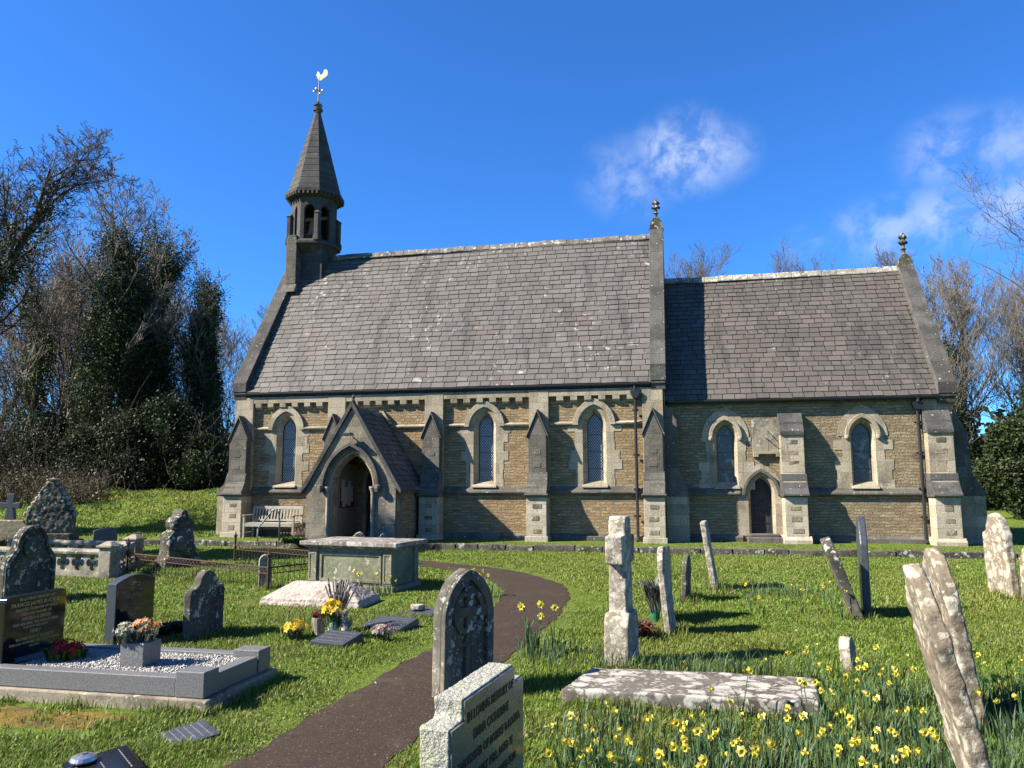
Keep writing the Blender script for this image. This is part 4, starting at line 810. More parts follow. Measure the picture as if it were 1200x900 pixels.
hs = empty('headstone'); hs.parent = gr; hs.location = (-0.95, -0.05, 0.10); hs.rotation_euler = (0, 0, R(90))
m_ = MB(); m_.prism([(-0.34, 0.12), (-0.345, 0.64), (-0.33, 0.67), (-0.30, 0.685), (0.30, 0.685), (0.33, 0.67), (0.345, 0.64), (0.34, 0.12)], 'y', -0.04, 0.04); m_.build('polished_slab', 'g_black', hs, bevel=0.006)
m_ = MB(); m_.box(-0.38, 0.38, -0.12, 0.12, 0.003, 0.13); m_.build('headstone_base', 'g_black', hs, bevel=0.006)
fy = -0.0425
for s_, z_, t_ in ((0.036, 0.635, 'IN LOVING MEMORY OF'), (0.050, 0.585, 'FRANCIS JAMES BUCKLEY'), (0.034, 0.545, 'BELOVED HUSBAND OF MARY'), (0.034, 0.505, 'DEVOTED FATHER OF'), (0.040, 0.462, 'ANGELA & SIMON'), (0.030, 0.422, 'DIED 18th APRIL 1996 AGED 70 YEARS'), (0.024, 0.392, 'ALWAYS IN OUR HEARTS'), (0.046, 0.340, 'MARY'), (0.030, 0.292, 'BELOVED WIFE OF THE ABOVE'), (0.028, 0.255, 'DIED 25th NOVEMBER 2001 AGED 76 YEARS'), (0.024, 0.222, 'REUNITED')): m_ = MB(); text_mb(m_, t_, s_, 0, z_, fy, bold=0.0006); m_.build('inscription_line', 'gilt', hs, recalc=False)
# flowers
def petals_ball(m_, c, r, n, cols, rnd, s=0.03):
    for q in range(n):
        d = Vector((rnd.gauss(0, 1), rnd.gauss(0, 1), abs(rnd.gauss(0, 0.9)) + 0.1)).normalized(); p = Vector(c) + Vector((d.x * r[0], d.y * r[1], d.z * r[2])) * rnd.uniform(0.7, 1.0)
        u = d.orthogonal().normalized(); w = d.cross(u); a0 = rnd.uniform(0, 6.28); col = rnd.choice(cols)
        for k in range(5):
            a = a0 + k * 1.2566; e = (u * math.cos(a) + w * math.sin(a)); f = (u * math.cos(a + 0.5) + w * math.sin(a + 0.5)); g_ = (u * math.cos(a - 0.5) + w * math.sin(a - 0.5))
            c_ = tuple(min(1, x * rnd.uniform(0.75, 1.15)) for x in col); m_.add([p, p + f * s * 0.6 + d * s * 0.2, p + e * s + d * s * 0.25, p + g_ * s * 0.6 + d * s * 0.2], [(0, 1, 2, 3)], c_)
def leaf_tuft(m_, c, r, n, L, cols, rnd, width=0.02, up=0.6):
    for q in range(n):
        a = rnd.uniform(0, 6.283); b = Vector((c[0] + rnd.uniform(-r, r) * 0.6, c[1] + rnd.uniform(-r, r) * 0.6, c[2])); o_ = Vector((math.cos(a), math.sin(a), 0)); l = L * rnd.uniform(0.6, 1.1); sp_ = rnd.uniform(0.15, 1.0) * (1 - up) + 0.15
        s_ = Vector((-math.sin(a), math.cos(a), 0)) * width * rnd.uniform(0.7, 1.2); m1 = b + o_ * l * sp_ * 0.4 + Vector((0, 0, l * 0.6)); t = b + o_ * l * sp_ + Vector((0, 0, l * (0.95 - sp_ * 0.5)))
        col = tuple(x * rnd.uniform(0.7, 1.25) for x in rnd.choice(cols)); m_.add([b - s_ * 0.6, b + s_ * 0.6, m1 + s_, t, m1 - s_], [(0, 1, 2, 4), (4, 2, 3)], col)
GRN = [(0.06, 0.11, 0.03), (0.09, 0.13, 0.03), (0.04, 0.08, 0.03)]
def bouquet(name, x, y, z, r, h, flc, n, label, seed, s=0.03, leafcol=GRN, lf=70, lw=0.02, cat='flowers'):
    rnd = random.Random(seed); e = empty(name, (x, y, z)); tag(e, label, cat); m_ = MB(); leaf_tuft(m_, (0, 0, 0), r, lf, h * 1.0, leafcol, rnd, lw, 0.3); m_.build('leaves', 'leaf', e, recalc=False)
    m_ = MB(); petals_ball(m_, (0, 0, h * 0.55), (r, r, h * 0.5), n, flc, rnd, s); m_.build('blossoms', 'petal', e, recalc=False); return e
bouquet('red_flowers', -5.36, -15.88, 0.21, 0.17, 0.17, [(0.45, 0.01, 0.015), (0.35, 0.01, 0.02)], 34, 'crimson flowers with yellow-green leaves beside the black headstone', 1, 0.035, [(0.16, 0.18, 0.03), (0.07, 0.11, 0.03)], 90, 0.025)
vz = empty('stone_vase', (-4.60, -15.90, 0.21)); tag(vz, 'square grey granite flower vase standing on white gravel', 'vase')
m_ = MB(); m_.box(-0.115, 0.115, -0.115, 0.115, -0.01, 0.20); m_.build('vase_block', 'g_kerb', vz, bevel=0.006); m_ = MB(); m_.lathe([(0.085, 0.195), (0.09, 0.203), (0.02, 0.207), (0, 0.207)], (0, 0, 0), 16); m_.build('vase_lid', 'steel', vz)
b_ = bouquet('peach_flowers', -4.60, -15.90, 0.41, 0.13, 0.20, [(0.75, 0.28, 0.10), (0.8, 0.42, 0.16), (0.7, 0.55, 0.3)], 26, 'peach and orange artificial flowers in the square granite vase', 2, 0.032, [(0.10, 0.12, 0.07), (0.25, 0.25, 0.18)], 50, 0.014)
b_.location.x += 0.03
b_ = bouquet('cream_flowers', -4.70, -15.98, 0.41, 0.11, 0.16, [(0.65, 0.60, 0.38), (0.6, 0.58, 0.45)], 22, 'faded cream artificial flowers drooping over the left of the granite vase', 4, 0.026, [(0.12, 0.14, 0.09), (0.25, 0.25, 0.18)], 40, 0.014)
# ---- dark slate headstone behind
hs = empty('headstone', (-6.12, -14.10, 0), (0, 0, R(91))); tag(hs, 'charcoal slate headstone with gilt lettering and gently arched top, behind the kerbed grave', 'gravestone')
m_ = MB(); m_.prism(shape('segment', 0.66, 0.74), 'y', -0.06, 0.06); m_.build('slab', 'g_slate', hs, bevel=0.006)
m_ = MB(); m_.prism([(p[0] * 0.97, max(p[1], 0.0) * 0.985) for p in shape('segment', 0.66, 0.74)], 'y', -0.063, -0.0602); m_.build('polished_face', 'g_black', hs)
for s_, z_, t_ in ((0.036, 0.60, 'IN LOVING MEMORY OF'), (0.03, 0.56, 'A DEAR WIFE'), (0.048, 0.51, 'ISABELLA EDWARDS'), (0.036, 0.465, '1911 - 1987'), (0.028, 0.42, 'BELOVED WIFE AND MOTHER'), (0.048, 0.36, 'ALEC DOUG EDWARDS'), (0.036, 0.315, '1909 - 1994'), (0.03, 0.27, 'AT REST'), (0.028, 0.225, 'GONE BUT NOT FORGOTTEN')): m_ = MB(); text_mb(m_, t_, s_, 0, z_, -0.0635, bold=0.0005); m_.build('inscription_line', 'dull_gilt', hs, recalc=False)
m_ = MB(); rnd = random.Random(8); leaf_tuft(m_, (0, 0, 0), 0.16, 110, 0.2, [(0.02, 0.03, 0.02), (0.04, 0.05, 0.03)], rnd, 0.03, 0.2); o = m_.build('dead_flowers', 'leaf', recalc=False); o.location = (-5.83, -13.75, 0.02); tag(o, 'dark withered bunch at the right foot of the charcoal slate headstone', 'flowers')
# ---- older stones on the left
old_stone('headstone', -5.5, -13.62, 0.66, 0.76, 0.11, 'scroll', 'g_old', 90, (0, 0), 'small weathered headstone with a scrolled top standing alone in the grass left of the path')
o = empty('headstone', (-9.85, -11.68, 0), (0, 0, R(92))); tag(o, 'large lichened headstone with round moulded head and sloping shoulders, behind the black headstone', 'gravestone')
m_ = MB(); m_.prism(shape('shoulder', 0.98, 1.12), 'y', -0.055, 0.055); m_.build('slab', 'g_old', o, remesh=0.014, disp=0.01, dscale=0.12)
P = shape('shoulder', 0.98, 1.12); Q = [(x * 0.86, z - 0.045 if z > 0 else z) for x, z in P]; m_ = MB(); m_.ring(P, Q, -0.085, -0.05); m_.build('moulded_border', 'g_old', o, bevel=0.012)
m_ = MB(); m_.lathe([(0, 0.0), (0.17, 0.0), (0.19, 0.03), (0.15, 0.045), (0.0, 0.05)], (0, 0, 0), 16); mm = [(v[0], -0.05 - v[2], 0.80 + v[1]) for v in m_.v]; m_.v = mm; m_.build('carved_roundel', 'g_old', o, bevel=0.006)
old_stone('headstone', -15.5, -3.2, 0.62, 0.55, 0.10, 'segment', 'g_slate', 60, (0, 0), 'small dark plain headstone far off in the shade behind the stone balustrade', worn=0.004)
# crocketed gothic monument
mo = empty('gothic_monument', (-17.1, -3.4, 0), (0, 0, R(18))); tag(mo, 'tall pale steep-gabled memorial with knobbly crockets down its edge, on stepped base', 'memorial')
m_ = MB(); m_.box(-0.75, 0.75, -0.38, 0.38, -0.1, 0.22); m_.box(-0.66, 0.66, -0.3, 0.3, 0.22, 0.40); m_.build('stepped_base', 'g_old', mo, bevel=0.02)
m_ = MB(); m_.prism([(-0.60, 0.40), (-0.60, 0.90), (-0.42, 1.28), (-0.24, 1.62), (-0.08, 1.80), (0.08, 1.80), (0.24, 1.62), (0.42, 1.28), (0.60, 0.90), (0.60, 0.40)], 'y', -0.17, 0.17); m_.prism(lancet(0.05, 0.4, 1.0, 0.26, 0.4), 'y', -0.171, -0.165); m_.build('gable_slab', 'g_old', mo, remesh=0.025, disp=0.05, dscale=0.12)
for sx in (-1, 1):
    for k in range(7):
        m_ = MB(); t = k / 6; x = sx * (0.64 - 0.54 * t); z = 0.92 + 0.84 * t; m_.lathe([(0, -0.07), (0.07, -0.03), (0.08, 0.03), (0.03, 0.08), (0, 0.09)], (x, -0.02, z), 7, sy=1.6); m_.build('crocket', 'g_cross', mo)
m_ = MB(); m_.lathe([(0.10, 1.74), (0.07, 1.80), (0.18, 1.86), (0.19, 1.89), (0.05, 1.90), (0.02, 1.94), (0, 1.94)], (0, 0, 0), 9); m_.build('broken_finial', 'g_cross', mo)
# cross on plinth far left
cr = empty('stone_cross', (-18.55, -3.3, 0), (0, 0, R(12))); tag(cr, 'dark grey stone cross on a wide brown plinth at the far left', 'cross')
m_ = MB(); m_.prism([(-0.14, 0.75), (-0.09, 1.08), (-0.28, 1.06), (-0.28, 1.24), (-0.09, 1.22), (-0.10, 1.48), (0.10, 1.48), (0.09, 1.22), (0.28, 1.24), (0.28, 1.06), (0.09, 1.08), (0.14, 0.75)], 'y', -0.07, 0.07); m_.build('cross', 'g_slate', cr, bevel=0.012)
m_ = MB(); m_.prism([(-0.62, -0.1), (-0.62, 0.58), (-0.50, 0.74), (0.50, 0.74), (0.62, 0.58), (0.62, -0.1)], 'y', -0.25, 0.25); m_.build('plinth', 'block', cr, bevel=0.02)
bouquet('red_bouquet', -18.1, -4.0, 0.05, 0.16, 0.28, [(0.4, 0.02, 0.06)], 20, 'dark red bouquet laid before the plinth of the far left cross', 9)
# stone balustrade round a plot
ba = empty('grave_balustrade', (-10.6, -9.0, 0)); tag(ba, 'low pale stone balustrade pierced with quatrefoil openings, round an old plot', 'balustrade')
def balus(ax, ay, bx, by, nq):
    d = Vector((bx - ax, by - ay, 0)); L = d.length; ang = math.atan2(d.y, d.x); m_ = MB(); z0, z1 = 0.10, 0.43; cell = L / nq
    for q in range(nq):
        c = (q + 0.5) * cell; zc = (z0 + z1) / 2; lob = []
        for k in range(4):
            a0 = k * math.pi / 2
            for t in np.linspace(-1.9, 1.9, 7): lob.append((c + 0.080 * math.cos(a0) * cell / 0.34 + 0.074 * math.cos(a0 + t), zc + 0.080 * math.sin(a0) + 0.074 * math.sin(a0 + t)))
        outer = [(c - cell / 2, z0), (c + cell / 2, z0), (c + cell / 2, z1), (c - cell / 2, z1)]; holed(m_, outer, [lob[::-1]], -0.045, 0.09); holed(m_, outer, [lob[::-1]], 0.045)
    m_.box(0, L, -0.07, 0.07, -0.1, z0 + 0.001); m_.prism([(-0.09, z1), (-0.10, z1 + 0.04), (-0.05, z1 + 0.09), (0.05, z1 + 0.09), (0.10, z1 + 0.04), (0.09, z1)], 'x', 0, L)
    o = m_.build('pierced_panel', 'g_balus', ba); o.location = (ax + 10.6, ay + 9.0, 0); o.rotation_euler = (0, 0, ang)
balus(-14.9, -8.75, -10.75, -9.0, 12); balus(-10.62, -8.85, -11.42, -7.32, 5); balus(-14.9, -6.9, -11.6, -7.2, 9)
for x, y in ((-10.6, -9.0), (-11.5, -7.15)):
    m_ = MB(); m_.box(x - 0.13, x + 0.13, y - 0.13, y + 0.13, -0.1, 0.56); m_.box(x - 0.17, x + 0.17, y - 0.17, y + 0.17, 0.561, 0.60); m_.prism([(x - 0.15, y - 0.15), (x + 0.15, y - 0.15), (x + 0.15, y + 0.15), (x - 0.15, y + 0.15)], 'z', 0.601, 0.67, pts2=[(x - 0.05, y - 0.05), (x + 0.05, y - 0.05), (x + 0.05, y + 0.05), (x - 0.05, y + 0.05)]); m_.build('pier', 'g_balus', ba, off=(-10.6, -9.0, 0), bevel=0.012)
# rusty railing
ra = empty('iron_railing', (-8.8, -8.9, 0)); tag(ra, 'low rusty iron railing with looped tops round a grassy plot behind the balustrade', 'railing')
def railing(a, b, zt=0.36):
    a, b = Vector((*a, 0)), Vector((*b, 0)); L = (b - a).length; d = (b - a) / L; m_ = MB(); Zv = Vector((0, 0, 1))
    for z in (zt, zt - 0.10): m_.tube([a + Zv * z, b + Zv * z], 0.013 if z == zt else 0.008, 5)
    n = int(L / 0.115)
    for i in range(n):
        p = a + d * (i + 0.5) * L / n; m_.tube([p - Zv * 0.03, p + Zv * zt], 0.006, 4)
        q = [p + d * (0.115 * (t - 0.5)) * 1.0 + Zv * (zt - 0.10 + 0.085 * math.sin(math.pi * t)) for t in np.linspace(0, 1, 5)]; m_.tube(q, 0.005, 3)
    m_.build('rail_panel', 'rust', ra, off=(-8.8, -8.9, 0))
def rpost(p, h=0.66):
    m_ = MB(); m_.tube([(p[0], p[1], -0.1), (p[0], p[1], h - 0.08), (p[0], p[1], h)], [0.03, 0.026, 0.008], 8); m_.lathe([(0.0, 0), (0.045, 0.02), (0.045, 0.05), (0, 0.07)], (p[0], p[1], h - 0.13), 8); m_.build('rail_post', 'rust', ra, off=(-8.8, -8.9, 0))
A_, B_, C_, D_ = (-6.74, -9.95), (-10.95, -8.05), (-5.72, -7.7), (-9.95, -5.75)
railing(A_, B_); railing(A_, C_); railing(C_, D_)
for p in (A_, B_, C_, D_): rpost(p)
old_stone('footstone', -6.95, -9.70, 0.20, 0.55, 0.12, 'round', 'g_pale', 35, (0, 0), 'stubby white-lichened round-topped stone just behind the front corner post of the railing', vox=0.01)
# shrouded, crumbling memorial
m_ = MB(); m_.prism([(-0.46, -0.1), (-0.46, 0.18), (-0.36, 0.24), (-0.36, 0.62), (-0.28, 0.74), (-0.16, 0.78), (-0.22, 0.86), (-0.24, 0.98), (-0.14, 1.04), (-0.06, 1.06), (-0.04, 1.16), (0.04, 1.21), (0.12, 1.16), (0.16, 1.02), (0.26, 0.92), (0.32, 0.80), (0.24, 0.74), (0.28, 0.60), (0.34, 0.24), (0.46, 0.18), (0.46, -0.1)], 'y', -0.16, 0.16)
for c, r in (((-0.17, -0.1, 0.90), 0.13), ((0.05, -0.05, 1.08), 0.12), ((0.14, 0.03, 0.86), 0.16), ((-0.1, -0.16, 0.5), 0.2), ((0.1, -0.14, 0.35), 0.2)): m_.lathe([(0, -r), (r * 0.7, -r * 0.7), (r, 0), (r * 0.7, r * 0.7), (0, r)], c, 10)
o = m_.build('draped_memorial', 'g_old', remesh=0.022, disp=0.06, dscale=0.25); o.location = (-10.55, -6.95, 0); o.rotation_euler = (0, R(-3), R(75)); tag(o, 'lumpy eroded draped memorial standing inside the iron railing', 'memorial')
# ---- chest tomb
ct = empty('chest_tomb', (-5.27, -9.40, 0), (0, 0, R(-9))); ct.scale = (0.90, 0.95, 1.0); tag(ct, 'greenish stone chest tomb with panelled sides and thick lichened lid, beside the path', 'tomb')
m_ = MB(); m_.box(-0.94, 0.94, -0.52, 0.52, -0.1, 0.10); m_.build('tomb_plinth', 'g_chest', ct, bevel=0.015)
m_ = MB(); m_.box(-0.86, 0.86, -0.44, 0.44, 0.1, 0.68); m_.build('chest', 'g_chest', ct, bevel=0.01)
for sx, sy in ((-1, -1), (1, -1), (-1, 1), (1, 1)):
    m_ = MB(); cx, cy = sx * 0.80, sy * 0.40; m_.box(cx - 0.10, cx + 0.10, cy - 0.075, cy + 0.075, 0.101, 0.69); m_.ring([(cx - 0.085, 0.14), (cx + 0.085, 0.14), (cx + 0.085, 0.62), (cx - 0.085, 0.62)], [(cx - 0.055, 0.18), (cx + 0.055, 0.18), (cx + 0.055, 0.58), (cx - 0.055, 0.58)], cy + sy * 0.085, cy + sy * 0.07, closed=True); m_.build('corner_pilaster', 'g_chest', ct, bevel=0.006)
m_ = MB(); m_.ring([(-0.66, 0.14), (0.66, 0.14), (0.66, 0.62), (-0.66, 0.62)], [(-0.61, 0.19), (0.61, 0.19), (0.61, 0.57), (-0.61, 0.57)], -0.462, -0.43, closed=True); m_.build('panel_frame', 'g_chest', ct, bevel=0.006)
m_ = MB(); m_.prism([(-0.92, -0.48), (0.92, -0.48), (0.92, 0.48), (-0.92, 0.48)], 'z', 0.68, 0.73, pts2=[(-1.02, -0.57), (1.02, -0.57), (1.02, 0.57), (-1.02, 0.57)]); m_.box(-1.03, 1.03, -0.58, 0.58, 0.731, 0.80); m_.build('lid', 'g_lid', ct, bevel=0.012, disp=0.015, dscale=0.25)
# ---- white coped stone
m_ = MB()
m_.prism([(-0.92, -0.46), (0.92, -0.46), (0.92, 0.46), (-0.92, 0.46)], 'z', -0.05, 0.06); m_.prism([(-0.90, -0.44), (0.90, -0.44), (0.90, 0.44), (-0.90, 0.44)], 'z', 0.058, 0.12); m_.prism([(-0.90, -0.44), (0.90, -0.44), (0.90, 0.44), (-0.90, 0.44)], 'z', 0.119, 0.35, pts2=[(-0.50, -0.06), (0.52, -0.06), (0.52, 0.06), (-0.50, 0.06)])
o = m_.build('coped_gravestone', 'g_cope', remesh=0.014, disp=0.022, dscale=0.05); o.location = (-5.25, -11.05, -0.02); o.scale = (0.86, 0.86, 0.92); o.rotation_euler = (0, 0, R(-1)); tag(o, 'low white hipped gravestone with pitted raised texture lying in front of the chest tomb', 'gravestone')
# ---- wheel cross headstone beside the path
wh_ = empty('wheel_cross_headstone', (-1.85, -15.34, 0), (0, R(1), R(62))); tag(wh_, 'tall round-headed headstone carved with a wheel cross, standing on the path edge', 'gravestone')
def pointed_arch(w, h, z0=-0.2, n=12): return [(-w / 2, z0)] + arc_pts(0, h * 0.60, w / 2, h * 0.40, n) + [(w / 2, z0)]
m_ = MB(); m_.prism(pointed_arch(0.62, 1.02), 'y', -0.03, 0.075); m_.build('slab', 'g_wheel', wh_, remesh=0.012, disp=0.006, dscale=0.12)
m_ = MB(); m_.ring(pointed_arch(0.62, 1.02), pointed_arch(0.46, 0.93), -0.075, -0.025); m_.build('raised_border', 'g_wheel', wh_, bevel=0.012, disp=0.008, dscale=0.12)
m_ = MB(); ring_o = [(0.20 * math.cos(a), 0.66 + 0.20 * math.sin(a)) for a in np.linspace(0, 2 * math.pi, 25)[:-1]]; ring_i = [(x * 0.72, 0.66 + (z - 0.66) * 0.72) for x, z in ring_o]; m_.ring(ring_o, ring_i, -0.066, -0.026, closed=True)
m_.prism([(-0.04, 0.10), (-0.035, 0.62), (-0.22, 0.61), (-0.22, 0.71), (-0.035, 0.70), (-0.05, 0.88), (0.05, 0.88), (0.035, 0.70), (0.22, 0.71), (0.22, 0.61), (0.035, 0.62), (0.04, 0.10)], 'y', -0.069, -0.027); m_.build('wheel_cross', 'g_old', wh_, bevel=0.008)
# ---- stepped granite headstone in the foreground
gh = empty('granite_headstone', (-0.965, -18.23, 0), (0, 0, R(83.5))); tag(gh, 'pale rough granite headstone with stepped shoulders and dark lettered face in the foreground', 'gravestone')
P = [(-0.50, -0.2), (-0.50, 0.735), (-0.35, 0.735), (-0.35, 0.82), (0.35, 0.82), (0.35, 0.735), (0.50, 0.735), (0.50, -0.2)]
m_ = MB(); m_.prism(P, 'y', -0.055, 0.085); m_.build('rustic_block', 'granite', gh, remesh=0.010, disp=0.014, dscale=0.05)
m_ = MB(); m_.prism([(x * 0.985, z - 0.008) for x, z in P], 'y', -0.0650, -0.050); m_.build('polished_face', 'granite_face', gh, bevel=0.002)
for s_, z_, t_ in ((0.064, 0.715, 'IN LOVING MEMORY OF'), (0.064, 0.625, 'EMMA CATHERINE'), (0.060, 0.535, 'DAUGHTER OF ROBERT & LOUISA'), (0.060, 0.445, 'DIED MAY 1923, AGED 31'), (0.060, 0.355, 'ALSO OF HER BELOVED SON'), (0.060, 0.265, 'WHO DIED JULY 1941'), (0.060, 0.175, 'AT REST')): m_ = MB(); text_mb(m_, t_, s_ * 0.92, 0, z_, -0.0655, bold=0.0012); m_.build('inscription_line', 'lead', gh, recalc=False)
# ---- stone cross
cx_ = empty('stone_cross', (-0.58, -14.05, 0), (0, R(0), R(79))); tag(cx_, 'tall pale lichened stone cross seen almost edge-on at the head of the flat ledger', 'cross')
m_ = MB(); m_.prism([(-0.20, -0.2), (-0.20, 0.40), (-0.14, 0.50), (-0.115, 0.96), (-0.23, 0.97), (-0.25, 1.24), (-0.115, 1.25), (-0.115, 1.37), (-0.08, 1.43), (0.08, 1.43), (0.115, 1.37), (0.115, 1.25), (0.25, 1.24), (0.23, 0.97), (0.115, 0.96), (0.14, 0.50), (0.20, 0.40), (0.20, -0.2)], 'y', -0.085, 0.085)
m_.prism([(-0.21, -0.2), (-0.21, 0.38), (-0.15, 0.5), (0.15, 0.5), (0.21, 0.38), (0.21, -0.2)], 'y', -0.12, 0.12); m_.build('cross_body', 'g_cross', cx_, remesh=0.012, disp=0.014, dscale=0.12)
# ---- flat ledger
m_ = MB(); m_.prism([(-1.0, -0.44), (0.96, -0.47), (1.04, 0.40), (0.2, 0.46), (-0.86, 0.44)], 'z', 0.02, 0.13)
o = m_.build('ledger_stone', 'g_ledger', remesh=0.014, disp=0.016, dscale=0.25); o.location = (0.05, -15.18, -0.015); o.rotation_euler = (R(-1.5), R(-0.5), R(-1)); tag(o, 'flat dark ledger slab blotched with white lichen lying among the daffodils', 'gravestone')
# ---- right hand stones
old_stone('headstone', 1.53, -17.36, 0.52, 1.36, 0.088, 'pointed', 'g_right', 85, (0, -12.5), 'nearest big leaning headstone at the right, its edge streaked white with lichen', worn=0.035, vox=0.012)
old_stone('headstone', 2.06, -15.50, 0.58, 1.28, 0.105, 'pointed', 'g_right', 87, (0, -8), 'leaning lichened headstone close behind the nearest big leaning one', worn=0.035)
old_stone('headstone', 4.92, -8.45, 0.68, 1.28, 0.12, 'broken', 'g_pale', 98, (0, -3), 'white-crusted headstone with a pointed top near the right edge', worn=0.03)
old_stone('headstone', 5.12, -9.1, 0.62, 0.86, 0.12, 'round', 'g_right', 100, (0, 2), 'brown lichened headstone cut by the right edge, beside the white-crusted one')
old_stone('headstone', 2.27, -10.85, 0.62, 1.08, 0.13, 'round', 'g_old', 84, (0, -19), 'thin grey headstone leaning sharply left against the taller slate-grey one', worn=0.015)
old_stone('headstone', 2.47, -10.45, 0.62, 1.30, 0.10, 'pointed', 'g_slate', 82, (0, 0), 'tall upright slate-grey headstone seen edge-on beside the sharply leaning one', worn=0.008)
old_stone('headstone', -0.12, -12.35, 0.56, 1.02, 0.075, 'round', 'g_cross', 84, (0, -5), 'narrow lichened headstone seen edge-on right of the stone cross, leaning a little left', worn=0.012)
old_stone('headstone', -0.16, -11.35, 0.55, 0.95, 0.06, 'round', 'g_slate', 84, (0, 0), 'thin dark slate headstone hidden behind the narrow lichened one right of the stone cross', worn=0.006)
old_stone('headstone', 0.08, -9.75, 0.52, 0.68, 0.08, 'round', 'g_old', 82, (0, 3), 'short thin headstone with rounded top in the middle of the lawn', worn=0.012)
old_stone('headstone', 0.58, -8.35, 0.55, 1.12, 0.09, 'square', 'g_cross', 84, (0, -8), 'tall thin square-topped headstone leaning left in front of the chancel door', worn=0.012)
old_stone('footstone', 1.51, -14.15, 0.16, 0.34, 0.10, 'broken', 'g_cross', 60, (0, -3), 'small broken stone stump right of the flat ledger slab', worn=0.015, vox=0.008)
old_stone('footstone', -6.86, -6.1, 0.34, 0.74, 0.12, 'pointed', 'g_pale', 20, (0, 8), 'small pale pointed footstone behind the chest tomb, in line with the porch', worn=0.015)
old_stone('footstone', -6.28, -5.95, 0.24, 0.70, 0.10, 'pointed', 'g_slate', 20, (0, 0), 'small dark pointed footstone behind the chest tomb, right of the pale one', worn=0.01)
# lying fragments and plaques
def plaque(x, y, w, d, rz, tilt, label, lines=4, mat='g_slate', hgt=0.06):
    e = empty('slate_plaque', (x, y, H(x, y) + 0.0), (R(tilt), 0, R(rz))); tag(e, label, 'plaque')
    m_ = MB(); m_.box(-w / 2, w / 2, -d / 2, d / 2, -0.03, hgt); m_.build('slab', mat, e, bevel=0.006); m_ = MB(); r = random.Random(int(x * 100) & 255)
    for i in range(lines):
        m_ = MB(); yy = d * (0.34 - 0.68 * i / max(lines - 1, 1)); xx = -w * 0.4
        while xx < w * 0.38: l = r.uniform(0.02, 0.045); m_.box(xx, min(xx + l, w * 0.4), yy - 0.0035, yy + 0.0035, hgt + 0.0005, hgt + 0.0015); xx += l + 0.012
        m_.build('engraved_line', 'white_letters', e)
    return e
plaque(-3.72, -13.80, 0.46, 0.34, -15, 12, 'dark slate memorial plaque nearest the daffodil jar', 4, hgt=0.09)
plaque(-3.50, -12.75, 0.56, 0.42, -12, 8, 'wide dark slate plaque lying in the grass behind the pink wreath', 5, hgt=0.08)
plaque(-3.42, -11.75, 0.42, 0.34, -12, 8, 'farthest slate plaque of the row beside the path, a pale ornament on it', 3)
plaque(-3.44, -16.90, 0.40, 0.36, -40, 6, 'weathered slate plaque sunk in the grass below the kerbed grave', 6, hgt=0.03)
plaque(-3.52, -17.62, 0.50, 0.38, -40, 6, 'dark polished plaque at the bottom left corner with a round silver flower holder', 3, 'g_black', hgt=0.05)
m_ = MB(); m_.lathe([(0.075, 0.0), (0.08, 0.01), (0.07, 0.03), (0.035, 0.042), (0, 0.044)], (0, 0, 0), 20); m_.lathe([(0.02, 0.044), (0.02, 0.05), (0, 0.05)], (0, 0, 0), 10); o = m_.build('flower_holder', 'silver', smooth=False); o.location = (-3.68, -17.60, H(-3.68, -17.6) + 0.055); tag(o, 'round domed silver flower holder on the bottom left dark plaque', 'flower holder')
m_ = MB(); m_.prism([(0.10 * math.cos(a) * (1 + 0.2 * math.sin(3 * a)), 0.07 * math.sin(a)) for a in np.linspace(0, 6.28, 12)[:-1]], 'z', 0, 0.07); o = m_.build('pale_ornament', 'g_pale', bevel=0.02); o.location = (-3.50, -11.75, H(-3.5, -11.7) + 0.07); tag(o, 'small pale ornament resting on the farthest slate plaque', 'ornament')
# daffodil jar, statue, basket, pot, dried flowers, wreath
jar = empty('glass_jar', (-3.92, -13.50, 0.02)); tag(jar, 'glass jar standing in front of the dark flower heads', 'jar'); m_ = MB(); m_.lathe([(0.05, 0), (0.055, 0.02), (0.055, 0.14), (0.045, 0.16), (0.05, 0.17), (0.042, 0.17), (0.047, 0.14), (0.047, 0.02), (0, 0.015)], (0, 0, 0), 16); m_.build('jar_wall', 'glass', jar)
tag(jar, 'clear glass jar packed with cut daffodils beside the slate plaque', 'jar')
YEL = [(0.85, 0.62, 0.02), (0.9, 0.70, 0.06), (0.85, 0.52, 0.02)]
bouquet('cut_daffodils', -3.92, -13.50, 0.12, 0.13, 0.30, YEL, 34, 'bright yellow cut daffodils standing in the glass jar', 12, 0.05, [(0.10, 0.17, 0.06), (0.13, 0.20, 0.08)], 60, 0.010)
bouquet('low_daffodils', -4.28, -13.72, 0.02, 0.15, 0.20, YEL, 22, 'low yellow daffodils in front of the wicker basket', 13, 0.045, [(0.08, 0.14, 0.06)], 50, 0.012)
rnd = random.Random(5); m_ = MB()
for q in range(60):
    a = rnd.uniform(0, 6.28); l = rnd.uniform(0.35, 0.62); sp_ = rnd.uniform(0.02, 0.20); m_.tube([(0, 0, 0), (math.cos(a) * sp_ * 0.5, math.sin(a) * sp_ * 0.5, l * 0.6), (math.cos(a) * sp_, math.sin(a) * sp_, l)], [0.002, 0.004, 0.010], 4)
o = m_.build('dried_flowers', plain('dried_stems', (0.22, 0.19, 0.17), 0.9)); o.location = (-4.02, -13.15, 0.0); tag(o, 'tall grey sheaf of dried stems behind the cut daffodils', 'dried flowers')
m_ = MB(); m_.lathe([(0.05, 0), (0.045, 0.06), (0.03, 0.10), (0.04, 0.15), (0.03, 0.19), (0.012, 0.20), (0.03, 0.23), (0.028, 0.27), (0, 0.285)], (0, 0, 0), 10); 
